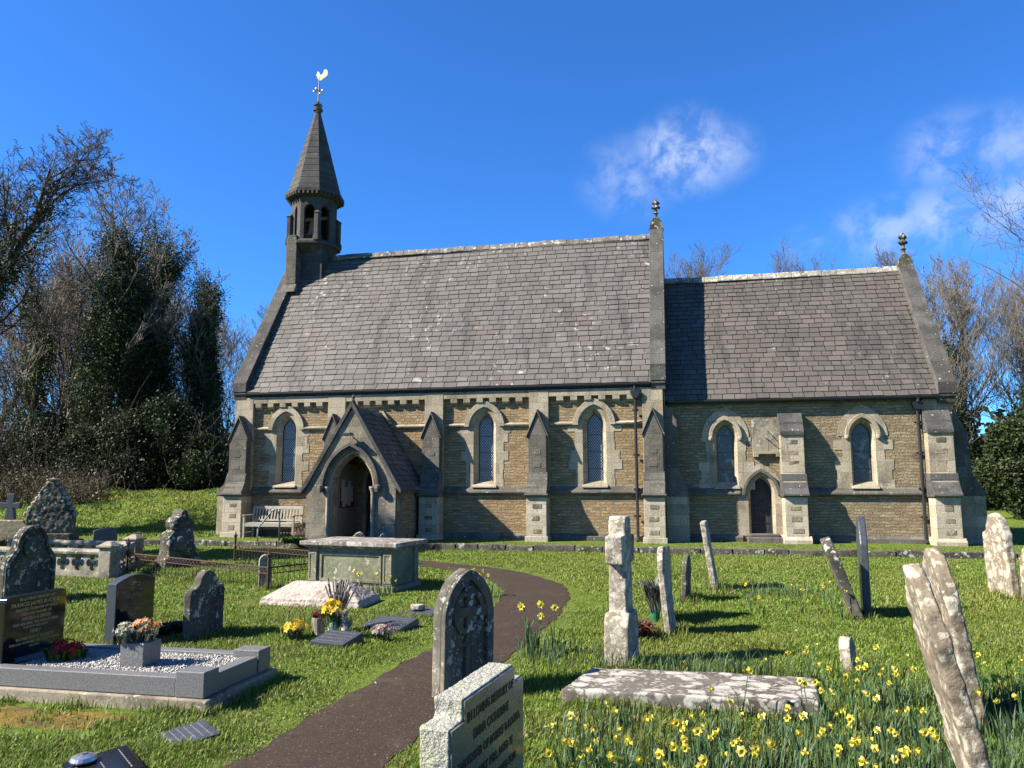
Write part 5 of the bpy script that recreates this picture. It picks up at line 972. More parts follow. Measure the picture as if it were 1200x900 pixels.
for sx in (-1, 1): m_.prism([(sx * 0.02, 0.12), (sx * 0.075, 0.20), (sx * 0.07, 0.10), (sx * 0.03, 0.05)], 'y', 0.01, 0.03)
o = m_.build('angel_figurine', 'g_cross', bevel=0.004); o.location = (-3.76, -13.52, 0.05); tag(o, 'small grey stone angel figurine right of the cut daffodils', 'figurine')
bk = empty('wicker_basket', (-4.36, -13.55, 0.02)); tag(bk, 'small dark wicker basket with a tall hooped handle', 'basket')
m_ = MB(); m_.lathe([(0.08, 0), (0.10, 0.06), (0.115, 0.12), (0.10, 0.12), (0.07, 0.02), (0, 0.02)], (0, 0, 0), 16); m_.build('basket_bowl', 'wicker', bk); m_ = MB(); m_.tube([(-0.11 * math.cos(t), 0, 0.10 + 0.26 * math.sin(t)) for t in np.linspace(0, math.pi, 13)], 0.008, 6); m_.build('basket_handle', 'wicker', bk)
m_ = MB(); m_.lathe([(0.06, 0), (0.075, 0.10), (0.085, 0.20), (0.07, 0.20), (0.06, 0.03), (0, 0.03)], (0, 0, 0), 14); o = m_.build('stone_pot', 'g_concrete'); o.location = (-4.12, -13.45, 0.02); tag(o, 'tapered brown stone pot between basket and daffodil jar', 'pot')
bouquet('maroon_flowers', -4.12, -13.45, 0.18, 0.08, 0.12, [(0.35, 0.02, 0.05), (0.2, 0.03, 0.08)], 20, 'maroon flowers filling the tapered stone pot', 14, 0.03)
bouquet('pink_wreath', -3.28, -13.55, 0.03, 0.15, 0.15, [(0.42, 0.20, 0.20), (0.55, 0.42, 0.38), (0.30, 0.12, 0.14), (0.5, 0.5, 0.45)], 60, 'faded pink and white wreath lying right of the nearest slate plaque', 15, 0.028, [(0.10, 0.10, 0.07)], 40, 0.012, 'wreath')
# shrub with russet leaves by the cross, twiggy bush with green vase
m_ = MB(); rnd = random.Random(21); leaf_tuft(m_, (0, 0, 0), 0.22, 420, 0.26, [(0.14, 0.05, 0.03), (0.20, 0.09, 0.05), (0.10, 0.06, 0.04)], rnd, 0.016, 0.1); o = m_.build('russet_shrub', 'leaf', recalc=False); o.location = (-0.50, -12.75, 0.0); tag(o, 'low russet heather bush just right of the stone cross', 'shrub')
m_ = MB(); rnd = random.Random(22); leaf_tuft(m_, (0, 0, 0), 0.10, 260, 0.50, [(0.18, 0.19, 0.15), (0.26, 0.26, 0.21), (0.10, 0.11, 0.08)], rnd, 0.02, 0.55); o = m_.build('grey_dried_bunch', 'leaf', recalc=False); o.location = (-0.32, -11.75, 0.14); tag(o, 'grey-green dried bunch standing in the green vase', 'flowers')
m_ = MB(); m_.lathe([(0.05, 0), (0.065, 0.15), (0.075, 0.22), (0.06, 0.22), (0.05, 0.03), (0, 0.03)], (0, 0, 0), 14); o = m_.build('green_vase', 'green_plastic'); o.location = (-0.32, -11.75, 0.0); tag(o, 'green plastic grave vase beside the narrow lichened headstone', 'vase')

# ============================================================ BENCH AND HANDRAIL
be = empty('garden_bench', (-11.88, -0.62, CG)); tag(be, 'silvered teak garden bench with slatted back against the nave wall', 'bench')
W2 = 0.80
for sx in (-1, 1):
    m_ = MB(); x = sx * W2; m_.box(x - 0.03, x + 0.03, -0.28, -0.22, -0.03, 0.64); m_.build('front_leg', 'wood', be, bevel=0.005)
    m_ = MB(); m_.prism([(0.22, -0.03), (0.28, -0.03), (0.28, 0.42), (0.36, 0.92), (0.30, 0.92), (0.22, 0.42)], 'x', x - 0.03, x + 0.03); m_.build('back_leg', 'wood', be, bevel=0.005)
    m_ = MB(); m_.box(x - 0.04, x + 0.04, -0.32, 0.28, 0.641, 0.675); m_.build('armrest', 'wood', be, bevel=0.01)
    m_ = MB(); m_.box(x - 0.02, x + 0.02, -0.22, 0.22, 0.33, 0.40); m_.box(x - 0.02, x + 0.02, -0.22, 0.22, 0.12, 0.16); m_.build('side_rail', 'wood', be, bevel=0.004)
for k in range(5): m_ = MB(); y = -0.27 + k * 0.105; m_.box(-W2 + 0.031, W2 - 0.031, y, y + 0.085, 0.42, 0.442); m_.build('seat_slat', 'wood', be, bevel=0.004)
m_ = MB(); m_.box(-W2 + 0.031, W2 - 0.031, -0.275, -0.25, 0.33, 0.419); m_.build('front_rail', 'wood', be, bevel=0.004)
m_ = MB(); m_.prism([(0.315, 0.83), (0.345, 0.83), (0.36, 0.92), (0.33, 0.92)], 'x', -W2 + 0.031, W2 - 0.031); m_.build('top_rail', 'wood', be, bevel=0.006)
m_ = MB(); m_.prism([(0.24, 0.48), (0.27, 0.48), (0.278, 0.53), (0.248, 0.53)], 'x', -W2 + 0.031, W2 - 0.031); m_.build('lower_back_rail', 'wood', be)
for k in range(15):
    x = -W2 + 0.09 + k * (2 * W2 - 0.18) / 14; m_ = MB(); m_.prism([(0.252, 0.53), (0.268, 0.53), (0.335, 0.83), (0.32, 0.83)], 'x', x - 0.022, x + 0.022); m_.build('back_slat', 'wood', be)
hr = MB(); P = [(-11.60, -1.95, -0.1), (-11.60, -1.95, 0.48), (-11.57, -1.95, 0.54), (-11.25, -1.93, 0.90)] + [(-11.12 + 0.15 * math.sin(t) * 1.1 - 0.02, -1.92, 0.86 + 0.15 * math.cos(t)) for t in np.linspace(-0.35, 1.5, 7)] + [(-10.96, -1.9, 0.7), (-10.95, -1.9, 0.0)]
o = hr.build('handrail', 'steel'); 
hr2 = MB(); hr2.tube(P, 0.024, 10); me_old = o.data; bpy.data.objects.remove(o); o = hr2.build('handrail', 'steel', smooth=True); tag(o, 'bent grey metal tube handrail in front of the bench', 'handrail')
# pink heather by the porch, fallen stones by the wall
bouquet('pink_heather', -10.75, -1.25, CG, 0.22, 0.22, [(0.45, 0.16, 0.26), (0.5, 0.25, 0.33)], 60, 'clump of pink heather growing left of the porch', 31, 0.02, GRN, 120, 0.016, 'plant')
m_ = MB(); rnd = random.Random(33); leaf_tuft(m_, (0, 0, 0), 0.45, 260, 0.22, [(0.10, 0.17, 0.03), (0.07, 0.12, 0.03)], rnd, 0.02, 0.3); o = m_.build('green_plant', 'leaf', recalc=False); o.location = (-10.25, -2.35, CG - 0.01); tag(o, 'low bright green plant at the left foot of the porch front', 'plant')

# ============================================================ TREES AND SHRUBS
def tree_lines(seed, base, height, r0, lean=(0, 0), levels=4, kids=(7, 5, 4, 4), start=0.25, spread=55, up=0.25, droop=0.0, ratio=0.55, wig=0.16, lens=None, shape=1.0, rmin=0.0045):
    """branch skeleton: list of (points, radii, level)"""
    rnd = random.Random(seed); out = []
    def grow(p, d, L, r, lev):
        n = 7 if lev == 0 else (6 if lev == 1 else 4); pts = [p.copy()]; rad = [r]; dd = d.copy(); q = p.copy()
        for i in range(n):
            dd = (dd + Vector((rnd.gauss(0, wig), rnd.gauss(0, wig), rnd.gauss(0, wig * 0.7) + (up * 0.22 if lev > 0 else 0.03) - droop * 0.1 * lev))).normalized()
            q = q + dd * (L / n); pts.append(q.copy()); rad.append(max(r * (1 - 0.86 * (i + 1) / n), rmin))
        out.append((pts, rad, lev))
        if lev >= levels: return
        k = kids[min(lev, len(kids) - 1)]; s0 = start if lev == 0 else 0.15
        for i in range(k):
            t = s0 + (1 - s0) * (i + rnd.random()) / k; j = min(int(t * n), n - 1); f = t * n - j; b = pts[j].lerp(pts[j + 1], f); ax = (pts[j + 1] - pts[j]).normalized()
            side = ax.orthogonal().normalized(); side.rotate(Matrix.Rotation(rnd.uniform(0, 6.283), 3, ax)); an = R(spread * rnd.uniform(0.55, 1.15)) * (1.0 - 0.35 * t if lev == 0 else 1)
            nd = (ax * math.cos(an) + side * math.sin(an)); nd = (nd + Vector((0, 0, up * (0.5 if lev == 0 else 0.2)))).normalized()
            sh = (1 - 0.55 * t) if lev == 0 else (1 - 0.4 * t)
            grow(b, nd, L * ratio * sh * rnd.uniform(0.8, 1.2) * (shape if lev == 0 else 1), max(rad[j] * 0.55, 0.006), lev + 1)
    grow(Vector(base) * 0, Vector((lean[0], lean[1], 1)).normalized(), height, r0, 0); return out
def tubes_mesh(lines, sides=lambda lev: 6 if lev == 0 else (4 if lev == 1 else 3)):
    V, F, nv = [], [], 0
    for pts, rad, lev in lines:
        n = sides(lev); P = np.array(pts); m = len(P); D = np.gradient(P, axis=0); D /= np.linalg.norm(D, axis=1)[:, None] + 1e-9
        ref = np.array([0.31, 0.17, 0.93]) if abs(D[0][2]) < 0.9 else np.array([1, 0.1, 0]); U = np.cross(D, ref); U /= np.linalg.norm(U, axis=1)[:, None] + 1e-9; W = np.cross(D, U)
        a = np.arange(n) * 2 * np.pi / n; R_ = np.array(rad)[:, None, None]
        V.append((P[:, None] + (U[:, None] * np.cos(a)[None, :, None] + W[:, None] * np.sin(a)[None, :, None]) * R_).reshape(-1, 3))
        i = np.arange(m - 1)[:, None] * n; k = np.arange(n)[None]; k2 = (k + 1) % n
        F.append(np.stack([i + k, i + k2, i + n + k2, i + n + k], -1).reshape(-1, 4) + nv); nv += m * n
    return np.concatenate(V), np.concatenate(F)
def leaf_cloud(P, size, rs, cols, vary=0.3, flat=0.0):
    """small leaf blades at points P with random facing"""
    n = len(P); d = rs.normal(size=(n, 3)); d[:, 2] += flat; d /= np.linalg.norm(d, axis=1)[:, None]; u = np.cross(d, rs.normal(size=(n, 3))); u /= np.linalg.norm(u, axis=1)[:, None] + 1e-9; w = np.cross(d, u)
    s = (size * rs.uniform(0.6, 1.3, n))[:, None]
    V = np.stack([P - u * s, P + w * s * 0.55, P + u * s, P - w * s * 0.55], 1).reshape(-1, 3); F = np.arange(n * 4).reshape(-1, 4)
    c = np.array(cols)[rs.randint(0, len(cols), n)] * rs.uniform(1 - vary, 1 + vary, (n, 1)); return V, F, np.repeat(c, 4, 0)
IVY = [(0.018, 0.038, 0.012), (0.03, 0.055, 0.016), (0.045, 0.075, 0.02), (0.07, 0.10, 0.03)]
def bare_tree(x, y, h, r0, seed, label, mat='bark', tw='twig', ivy=0, ivy_h=0.7, ivy_r=1.0, lsize=0.065, name='bare_tree', group=None, z=None, **k):
    L = tree_lines(seed, (0, 0, 0), h, r0, **k); z = H(x, y) - 0.1 if z is None else z; e = empty(name, (x, y, z)); tag(e, label, 'tree', group)
    V, F = tubes_mesh([l for l in L if l[2] <= 1]); big_mesh('trunk', V, F, mat, parent=e, smooth=True)
    V, F = tubes_mesh([l for l in L if l[2] > 1]); big_mesh('crown', V, F, tw, parent=e)
    if ivy:
        rs = np.random.RandomState(seed); pts = []
        tr = [l for l in L if l[2] == 0][0]; br = [l for l in L if l[2] == 1]; n1 = int(ivy * 0.6)
        P = np.array(tr[0]); t = rs.uniform(0, ivy_h, n1) * (len(P) - 1); i = np.minimum(t.astype(int), len(P) - 2); f = (t - i)[:, None]; c = P[i] * (1 - f) + P[i + 1] * f
        a = rs.uniform(0, 6.283, n1); clump = 0.55 + 0.75 * vnoise(a * 2.2, c[:, 2], 1.1, seed); rr = ivy_r * (1 - 0.5 * t / (len(P) - 1)) * clump * np.sqrt(rs.uniform(0.25, 1, n1)); pts.append(c + np.stack([np.cos(a) * rr, np.sin(a) * rr, rs.normal(0, 0.15, n1)], 1))
        m = int(ivy * 0.4 / max(len(br), 1))
        for b in br:
            P = np.array(b[0]); t = rs.uniform(0, 0.55, m) * (len(P) - 1); i = np.minimum(t.astype(int), len(P) - 2); f = (t - i)[:, None]
            if P[0][2] < ivy_h * h * 1.1: pts.append(P[i] * (1 - f) + P[i + 1] * f + rs.normal(0, 0.34 * ivy_r, (m, 3)) * (1 - f * 0.3))
        V, F, C = leaf_cloud(np.concatenate(pts), lsize, rs, IVY, 0.4, 0.5); big_mesh('ivy', V, F, 'leaf', C, parent=e)
    return e
CX, CY = (0, -22)
def at(px, depth):
    """ground point seen at column px of the photo at a given distance (used only to space things out)"""
    t = (px - 600) / 901; return (depth * (-0.2079 + 0.9781 * t), -22 + depth * (0.9781 + 0.2079 * t))
VASE = dict(rmin=0.010, levels=4, kids=(15, 8, 6, 4), start=0.10, spread=42, up=0.6, ratio=0.62, wig=0.15)
ROUND = dict(rmin=0.011, levels=4, kids=(16, 8, 6, 5), start=0.28, spread=52, up=0.35, ratio=0.46, wig=0.15)
# left: big bare tree reaching in from the left edge
x, y = at(-170, 25); bare_tree(x, y, 14.2, 0.30, 3, 'large dark bare tree at the left edge, its twiggy limbs reaching over the churchyard', 'bark', 'bark', levels=4, rmin=0.0075, kids=(24, 10, 7, 5), start=0.22, spread=58, up=0.22, ratio=0.46, wig=0.15, ivy=12000, ivy_h=0.75, ivy_r=0.9)
x, y = at(128, 37); bare_tree(x, y, 14.0, 0.30, 7, 'tall tree wrapped in dark ivy left of centre of the wood, pale twigs on top', 'bark_pale', 'twig_pale', ivy=60000, ivy_h=0.74, ivy_r=1.9, lsize=0.06, name='ivy_clad_tree', **dict(ROUND, ratio=0.50))
x, y = at(195, 39); bare_tree(x, y, 14.2, 0.28, 11, 'ivy-clad tree with a dense black-green head, left of the church', 'bark', 'twig_pale', ivy=56000, ivy_h=0.95, ivy_r=1.6, lsize=0.062, name='ivy_clad_tree', **dict(ROUND, ratio=0.46, start=0.30))
x, y = at(238, 37); bare_tree(x, y, 11.5, 0.22, 13, 'narrow dark ivy column of a tree nearest the west end of the church', 'bark', 'twig_pale', ivy=42000, ivy_h=0.86, ivy_r=1.0, lsize=0.062, name='ivy_clad_tree', **dict(ROUND, ratio=0.38, start=0.35))
WOOD = [(92, 43, 12.5, ROUND, 34000, 1.7, 'dark ivied tree half merged with the ivy-wrapped one on its left side'), (163, 43, 12.0, ROUND, 34000, 1.6, 'shorter ivy-clad tree filling the gap between the two big ones'), (70, 41, 14.5, VASE, 0, 0, 'pale-barked bare tree between the large left tree and the ivy-wrapped one'), (15, 38, 13.0, ROUND, 9000, 0.8, 'bare tree with thin ivy at the far left of the wood'), (-60, 40, 14.0, ROUND, 30000, 1.9, 'ivy-hung tree behind the large bare tree at the left edge'),
        (104, 45, 15.5, VASE, 0, 0, 'many-stemmed bare tree just left of the ivy-wrapped one'), (160, 46, 16.0, VASE, 0, 0, 'fuzzy bare treetop between the two big ivy-clad trees'), (215, 50, 15.0, VASE, 0, 0, 'fine-twigged bare tree behind the narrow ivy column'), (45, 47, 15.0, VASE, 0, 0, 'bushy bare tree deep in the left of the wood'), (-20, 48, 15.0, VASE, 0, 0, 'bare tree half hidden by the large left tree'),
        (262, 56, 14.5, VASE, 0, 0, 'slender pale bare tree standing close behind the west gable'), (298, 60, 16.5, VASE, 0, 0, 'pale bare treetop seen between the wood and the bell turret'), (325, 64, 16.0, VASE, 0, 0, 'pale bare tree just left of the turret foot')]
for i, (px, dp, h, kd, iv, ir, lab) in enumerate(WOOD):
    x, y = at(px, dp); bare_tree(x, y, h * (0.72 if kd is VASE else 1), 0.20, 40 + i, lab, 'bark_pale', 'twig_pale', ivy=iv, ivy_h=0.75, ivy_r=ir or 1, name='ivy_clad_tree' if iv > 20000 else 'bare_tree', **kd)
# dense understorey behind the bank: thin stems, brown and green
def brush(name, pxs, d0, d1, n, hmax, seed, label, cols, leaves, lcol):
    rs = np.random.RandomState(seed); rnd = random.Random(seed); L = []; LP = []
    for q in range(n):
        x, y = at(rs.uniform(*pxs), rs.uniform(d0, d1)); h = hmax * rs.uniform(0.35, 1.0); z = H(x, y) - 0.05; p = Vector((x, y, z)); d = Vector((rnd.gauss(0, 0.35), rnd.gauss(0, 0.35), 1)).normalized(); pts = [p]
        for i in range(5): d = (d + Vector((rnd.gauss(0, 0.2), rnd.gauss(0, 0.2), 0.05 - 0.05 * i))).normalized(); pts.append(pts[-1] + d * h / 5)
        L.append((pts, [0.018 + 0.004 * h, 0.014 + 0.003 * h, 0.012, 0.010, 0.007, 0.004], 2))
        for b in range(4):
            j = rnd.randint(1, 4); d2 = Vector((rnd.gauss(0, 1), rnd.gauss(0, 1), rnd.uniform(0, 1))).normalized(); l = h * rnd.uniform(0.15, 0.35); L.append(([pts[j], pts[j] + d2 * l * 0.5, pts[j] + d2 * l + Vector((0, 0, l * 0.15))], [0.009, 0.006, 0.003], 2)); LP.append(pts[j] + d2 * l * rnd.random())
    e = empty(name, (0, 0, 0)); V, F = tubes_mesh(L); o = big_mesh(name, V, F, cols); tag(o, label, kind='stuff')
    bpy.data.objects.remove(e)
    if leaves:
        c = np.array([tuple(p) for p in LP]); P = c[rs.randint(0, len(c), leaves)] + rs.normal(0, 0.42, (leaves, 3)); P[:, 2] = np.maximum(P[:, 2], hz(P[:, 0], P[:, 1])); V, F, C = leaf_cloud(P, 0.058, rs, lcol, 0.4, 0.4)
        o = big_mesh('undergrowth_leaves', V, F, 'leaf', C); tag(o, label + ', its leaves', kind='stuff')
brush('undergrowth', (-330, 255), 34, 46, 1100, 6.0, 5, 'tangled brown undergrowth along the edge of the wood', 'bark', 80000, [(0.014, 0.026, 0.010), (0.025, 0.038, 0.014), (0.03, 0.028, 0.018)])
brush('undergrowth_far', (-420, 290), 46, 62, 1300, 9.0, 6, 'dark thicket deep in the wood on the left', 'bark', 90000, [(0.012, 0.022, 0.01), (0.02, 0.032, 0.014), (0.03, 0.04, 0.02)])
brush('bramble_edge', (-250, 125), 31.5, 35, 1700, 1.3, 9, 'low dry brown brambles along the top of the grassy bank', 'twig', 16000, [(0.06, 0.045, 0.03), (0.05, 0.06, 0.02)])
# trees out of view to the left whose shade falls on the lawn
def yew(x, y, h, r, seed, label, n=26000, z0=0.6, cols=IVY[:3], name='yew_tree', size=0.10):
    rs = np.random.RandomState(seed); e = empty(name, (x, y, H(x, y))); tag(e, label, 'tree')
    m_ = MB(); m_.tube([(0, 0, -0.2), (0.05, 0, h * 0.4), (0, 0.05, h * 0.9)], [r * 0.14, r * 0.09, 0.03], 8); m_.build('trunk', 'bark', e, smooth=True)
    K = 60; a = rs.uniform(0, 6.283, K); t = rs.uniform(0, 1, K) ** 0.8; prof = np.sin(np.pi * (0.18 + 0.80 * t)) ** 0.7; rc = r * prof * rs.uniform(0.35, 0.85, K)
    c = np.stack([np.cos(a) * rc, np.sin(a) * rc, z0 + (h - z0) * t * 0.93 + 0.2], 1); cr = r * rs.uniform(0.16, 0.5, K); i = rs.randint(0, K, n); d = rs.normal(size=(n, 3)); d /= np.linalg.norm(d, axis=1)[:, None]
    P = c[i] + d * (cr[i] * rs.uniform(0.55, 1.0, n) ** 0.5)[:, None] * [1, 1, 0.8]; P[:, 2] = np.maximum(P[:, 2], 0.05); V, F, C = leaf_cloud(P, size, rs, cols, 0.4, 0.6); big_mesh('crown', V, F, 'leaf', C, parent=e); return e
yew(-21.5, -9.2, 13.0, 1.9, 71, 'dark yew standing left of the plots, its shade falling across the lawn', z0=3.0)
yew(-29, -3.5, 12.0, 2.6, 72, 'second dark yew left of the plots, nearer the wood', z0=2.0)
# right: tree group beyond the chancel
for i, (px, dp, h, lab) in enumerate(((1112, 43, 11.6, 'bare many-stemmed tree just right of the chancel gable'), (1150, 40, 9.5, 'bare tree with ivy on its trunk, second right of the chancel gable'), (1192, 44, 12.0, 'bare tree at the right edge behind the evergreens'), (1250, 42, 11, 'bare tree just beyond the right edge, its twigs crossing the others'))):
    x, y = at(px, dp); bare_tree(x, y, h, 0.20, 60 + i, lab, 'bark_pale', 'twig_pale', ivy=(0, 16000, 5000, 4000)[i], ivy_h=0.72, ivy_r=1.1, **VASE)
for i, (px, dp, h, lab) in enumerate(((835, 68, 16.2, 'leftmost bare treetop showing above the chancel roof'), (893, 66, 18.2, 'bushy bare treetop rising highest above the middle of the chancel roof'), (940, 66, 17.3, 'bare treetop right of the highest one above the chancel roof'), (990, 68, 15.8, 'low bare treetop just left of the chancel finial'), (1050, 64, 15.6, 'bare treetop just behind the chancel finial'))):
    x, y = at(px, dp); bare_tree(x, y, h, 0.25, 80 + i, lab, 'bark_pale', 'twig', **dict(VASE, start=0.3, rmin=0.012))
# branches of a bare tree standing just outside the right edge
x, y = at(1345, 17); bt_ = bare_tree(x, y, 7.8, 0.13, 94, 'near bare tree outside the right edge, its thin budding twigs entering the sky', levels=4, kids=(14, 6, 4, 3), start=0.40, spread=62, up=0.30, ratio=0.60, wig=0.13)
LG = [(0.03, 0.05, 0.015), (0.045, 0.07, 0.02), (0.075, 0.105, 0.03), (0.018, 0.032, 0.012)]
x, y = at(1186, 32); yew(x, y, 3.9, 1.7, 101, 'glossy green laurel shrub at the right edge beyond the chancel', n=20000, z0=0.1, cols=LG, name='laurel_shrub', size=0.075)
x, y = at(1232, 33); yew(x, y, 5.4, 1.9, 102, 'tall dark conifer behind the laurel at the right edge', n=22000, z0=0.1, cols=[(0.02, 0.04, 0.018), (0.035, 0.06, 0.022), (0.05, 0.08, 0.03)], name='conifer', size=0.08)
x, y = at(1160, 40); yew(x, y, 2.6, 2.2, 103, 'low round dark bush between the chancel and the laurel', n=14000, z0=0.1, name='evergreen_bush', size=0.08)
x, y = at(1340, 38); yew(x, y, 7, 3.2, 104, 'broad evergreen outside the right edge of the churchyard', n=16000, z0=0.1, name='evergreen_tree', size=0.1)
for i, (px, dp, h, r, lab) in enumerate(((148, 35.5, 3.4, 1.8, 'dark ivy mound at the foot of the big ivy-wrapped tree'), (195, 36, 4.2, 1.9, 'tall dark holly between the two big ivy-clad trees'), (238, 35.5, 2.4, 1.5, 'dark evergreen bush beside the church at the end of the bank'), (105, 36, 2.8, 1.6, 'dark low holly left of the big ivy-wrapped tree'), (60, 38, 3.8, 1.6, 'dark holly among brown stems at the left of the wood'))):
    x, y = at(px, dp); yew(x, y, h, r, 110 + i, lab, n=16000, z0=0.0, name='holly_bush', size=0.06)
# woodland far behind closes the horizon
rs = np.random.RandomState(77); P = []
for px, dp, w, h in [(p, 95 + 12 * math.sin(p * 0.01), 9, 9) for p in range(-900, 2200, 55)]:
    x, y = at(px, dp); n = 900; q = rs.normal(size=(n, 3)) * [w * 0.5, 3, h * 0.28] + [x, y, h * 0.42]; P.append(q)
P = np.concatenate(P); P[:, 2] = np.abs(P[:, 2]); V, F, C = leaf_cloud(P, 0.55, rs, [(0.03, 0.03, 0.02), (0.05, 0.045, 0.03), (0.03, 0.045, 0.02)], 0.3); o = big_mesh('distant_woodland', V, F, 'leaf', C); tag(o, 'far-off brown woodland closing the horizon behind the church', kind='stuff')

# ============================================================ GRASS
def in_rot(x, y, cx, cy, hw, hd, ang):
    a = R(ang); dx, dy = x - cx, y - cy; u = dx * math.cos(a) + dy * math.sin(a); v = -dx * math.sin(a) + dy * math.cos(a); return (np.abs(u) < hw) & (np.abs(v) < hd)
def clear(x, y):
    """True where turf may grow"""
    m = path_d(x, y) > -0.05 + 0.09 * vnoise(x, y, 0.16, 51)
    for r in ((-4.88, -15.82, 1.28, 0.57, 0), (-5.2, -9.42, 0.95, 0.53, -9), (-5.18, -11.0, 0.92, 0.46, -1), (0.05, -15.18, 0.97, 0.42, -1), (-3.72, -13.80, 0.24, 0.18, -15), (-3.50, -12.75, 0.29, 0.22, -12), (-3.44, -16.90, 0.18, 0.16, -40), (-3.52, -17.62, 0.23, 0.17, -40), (-1.03, -18.23, 0.09, 0.5, -6.5), (-17.1, -3.4, 0.7, 0.4, 18), (-3.42, -11.75, 0.2, 0.16, -12)): m &= ~in_rot(x, y, *r)
    m &= ~((y > KY - 0.12) & (y < KY + 0.14) & (x > -16)); m &= ~((y > -0.1) & (x > -13.5) & (x < 8.2) & (y < 7)); m &= ~((y > -2.6) & (y < 0) & (x > -10.05) & (x < -7.4))
    return m
def drift(x, y):
    """where the daffodils stand thick"""
    d = np.maximum(sstep(x, -1.0, -0.2) * sstep(-y, 15.7, 16.3) * (1 - sstep(x, 3.4, 5.5)), 0)
    d = np.maximum(d, sstep(x, 1.0, 1.5) * sstep(-y, 14.6, 15.4) * (1 - sstep(x, 4.2, 6)))
    d = np.maximum(d, 0.18 * np.exp(-(((x + 1.35) / 0.3) ** 2 + ((y + 13.7) / 0.6) ** 2)))
    return np.maximum(d, 0.8 * np.exp(-(((x - 0.1) / 1.2) ** 2 + ((y + 14.35) / 0.22) ** 2)))
rs = np.random.RandomState(1)
def blades(n, dmin, dmax, h, w, fov=0.80, xr=None, yr=None, bend=0.8):
    if xr is None:
        d = np.sqrt(rs.uniform(dmin ** 2, dmax ** 2, n)); t = rs.uniform(-fov, fov, n); x = d * (-0.2079 + 0.9781 * t); y = -22 + d * (0.9781 + 0.2079 * t)
    else: x = rs.uniform(*xr, n); y = rs.uniform(*yr, n)
    ok = clear(x, y); pdist = path_d(x, y); tuft = vnoise(x, y, 0.35, 3) * 0.6 + vnoise(x, y, 1.3, 5) * 0.4
    ok &= rs.uniform(size=n) < 0.35 + 1.0 * tuft; ok &= (pdist > 0.05) | (rs.uniform(size=n) < 0.35); ok &= ~((x < -4.1) & (y < -16.38) & (y > -17.15) & (rs.uniform(size=n) < 0.9 * (vnoise(x, y, 0.3, 8) > 0.25)))
    x, y, tuft, pdist = x[ok], y[ok], tuft[ok], pdist[ok]; n = len(x); z = hz(x, y) - 0.004
    mown = np.where(y > KY, 0.45, 1.0); edge = 0.35 + 0.65 * sstep(pdist, 0.02, 0.5)
    hh = h * rs.uniform(0.45, 1.15, n) * (0.45 + 1.15 * tuft ** 1.5) * mown * edge * (1 + 0.5 * drift(x, y)); a = rs.uniform(0, 6.283, n); b = rs.uniform(0.15, 1.0, n) * bend
    o = np.stack([np.cos(a), np.sin(a), np.zeros(n)], 1); s = np.stack([-np.sin(a + 0.4), np.cos(a + 0.4), np.zeros(n)], 1) * (w * rs.uniform(0.6, 1.3, n))[:, None]; B = np.stack([x, y, z], 1); up = np.array([0, 0, 1.0])
    m = B + o * (hh * b * 0.35)[:, None] + up * (hh * 0.6)[:, None]; t = B + o * (hh * b)[:, None] + up * (hh * (1 - 0.35 * b))[:, None]
    V = np.stack([B - s, B + s, m + s * 0.75, m - s * 0.75, t], 1); g_ = np.array([(0.155, 0.24, 0.028), (0.20, 0.29, 0.036), (0.265, 0.345, 0.055), (0.115, 0.19, 0.028)])[rs.randint(0, 4, n)]
    dry = (rs.uniform(size=n) < 0.05 + 0.14 * (vnoise(x, y, 0.9, 6) > 0.62) + 0.25 * (pdist < 0.18)); g_[dry] = np.array([(0.30, 0.27, 0.12), (0.25, 0.17, 0.08)])[rs.randint(0, 2, dry.sum())]
    yel = sstep(vnoise(x, y, 2.1, 11), 0.45, 0.8)[:, None]; g_ = g_ * (1 - 0.45 * yel) + 0.45 * yel * np.array([0.27, 0.27, 0.055])
    C = np.repeat(g_ * rs.uniform(0.7, 1.25, (n, 1)), 5, 0); i = np.arange(n)[:, None] * 5
    F4 = np.concatenate([i + [0, 1, 2, 3]], 1); T = i + [3, 2, 4]
    return V.reshape(-1, 3), F4, T, C
def grass(name, label, parts):
    V, F, C, nv = [], [], [], 0
    for v, f4, t, c in parts:
        V.append(v); F.append(np.concatenate([f4, np.concatenate([t, t[:, :1] * 0 + t[:, 2:3]], 1)]) + nv); C.append(c); nv += len(v)
    V = np.concatenate(V); F = np.concatenate(F); C = np.concatenate(C)
    # quads and tip triangles in one mesh
    me = bpy.data.meshes.new(name); me.vertices.add(len(V)); me.vertices.foreach_set('co', V.astype(np.float32).ravel()); tri = F[:, 2] == F[:, 3]; ln = np.where(tri, 3, 4)
    flat = F.ravel()[~np.repeat(tri, 4) | (np.tile(np.arange(4), len(F)) < 3)]; me.loops.add(len(flat)); me.loops.foreach_set('vertex_index', flat.astype(np.int32)); me.polygons.add(len(F)); me.polygons.foreach_set('loop_start', np.concatenate([[0], np.cumsum(ln)[:-1]]).astype(np.int32)); me.polygons.foreach_set('loop_total', ln.astype(np.int32)); me.update(calc_edges=True)
    ca = me.color_attributes.new('Col', 'FLOAT_COLOR', 'POINT'); c4 = np.ones((len(V), 4), np.float32); c4[:, :3] = C; ca.data.foreach_set('color', c4.ravel()); me.materials.append(M['blade']); o = bpy.data.objects.new(name, me); COL.objects.link(o); tag(o, label, kind='stuff'); return o
grass('grass', 'short uneven turf covering the graveyard', [blades(200000, 1.8, 5.5, 0.062, 0.0030), blades(300000, 5.3, 11, 0.062, 0.0042), blades(260000, 10.8, 21, 0.06, 0.007), blades(70000, 20, 30, 0.055, 0.012), blades(60000, 0, 0, 0.28, 0.018, xr=(-34, -14), yr=(-1, 13))])
tufts = []
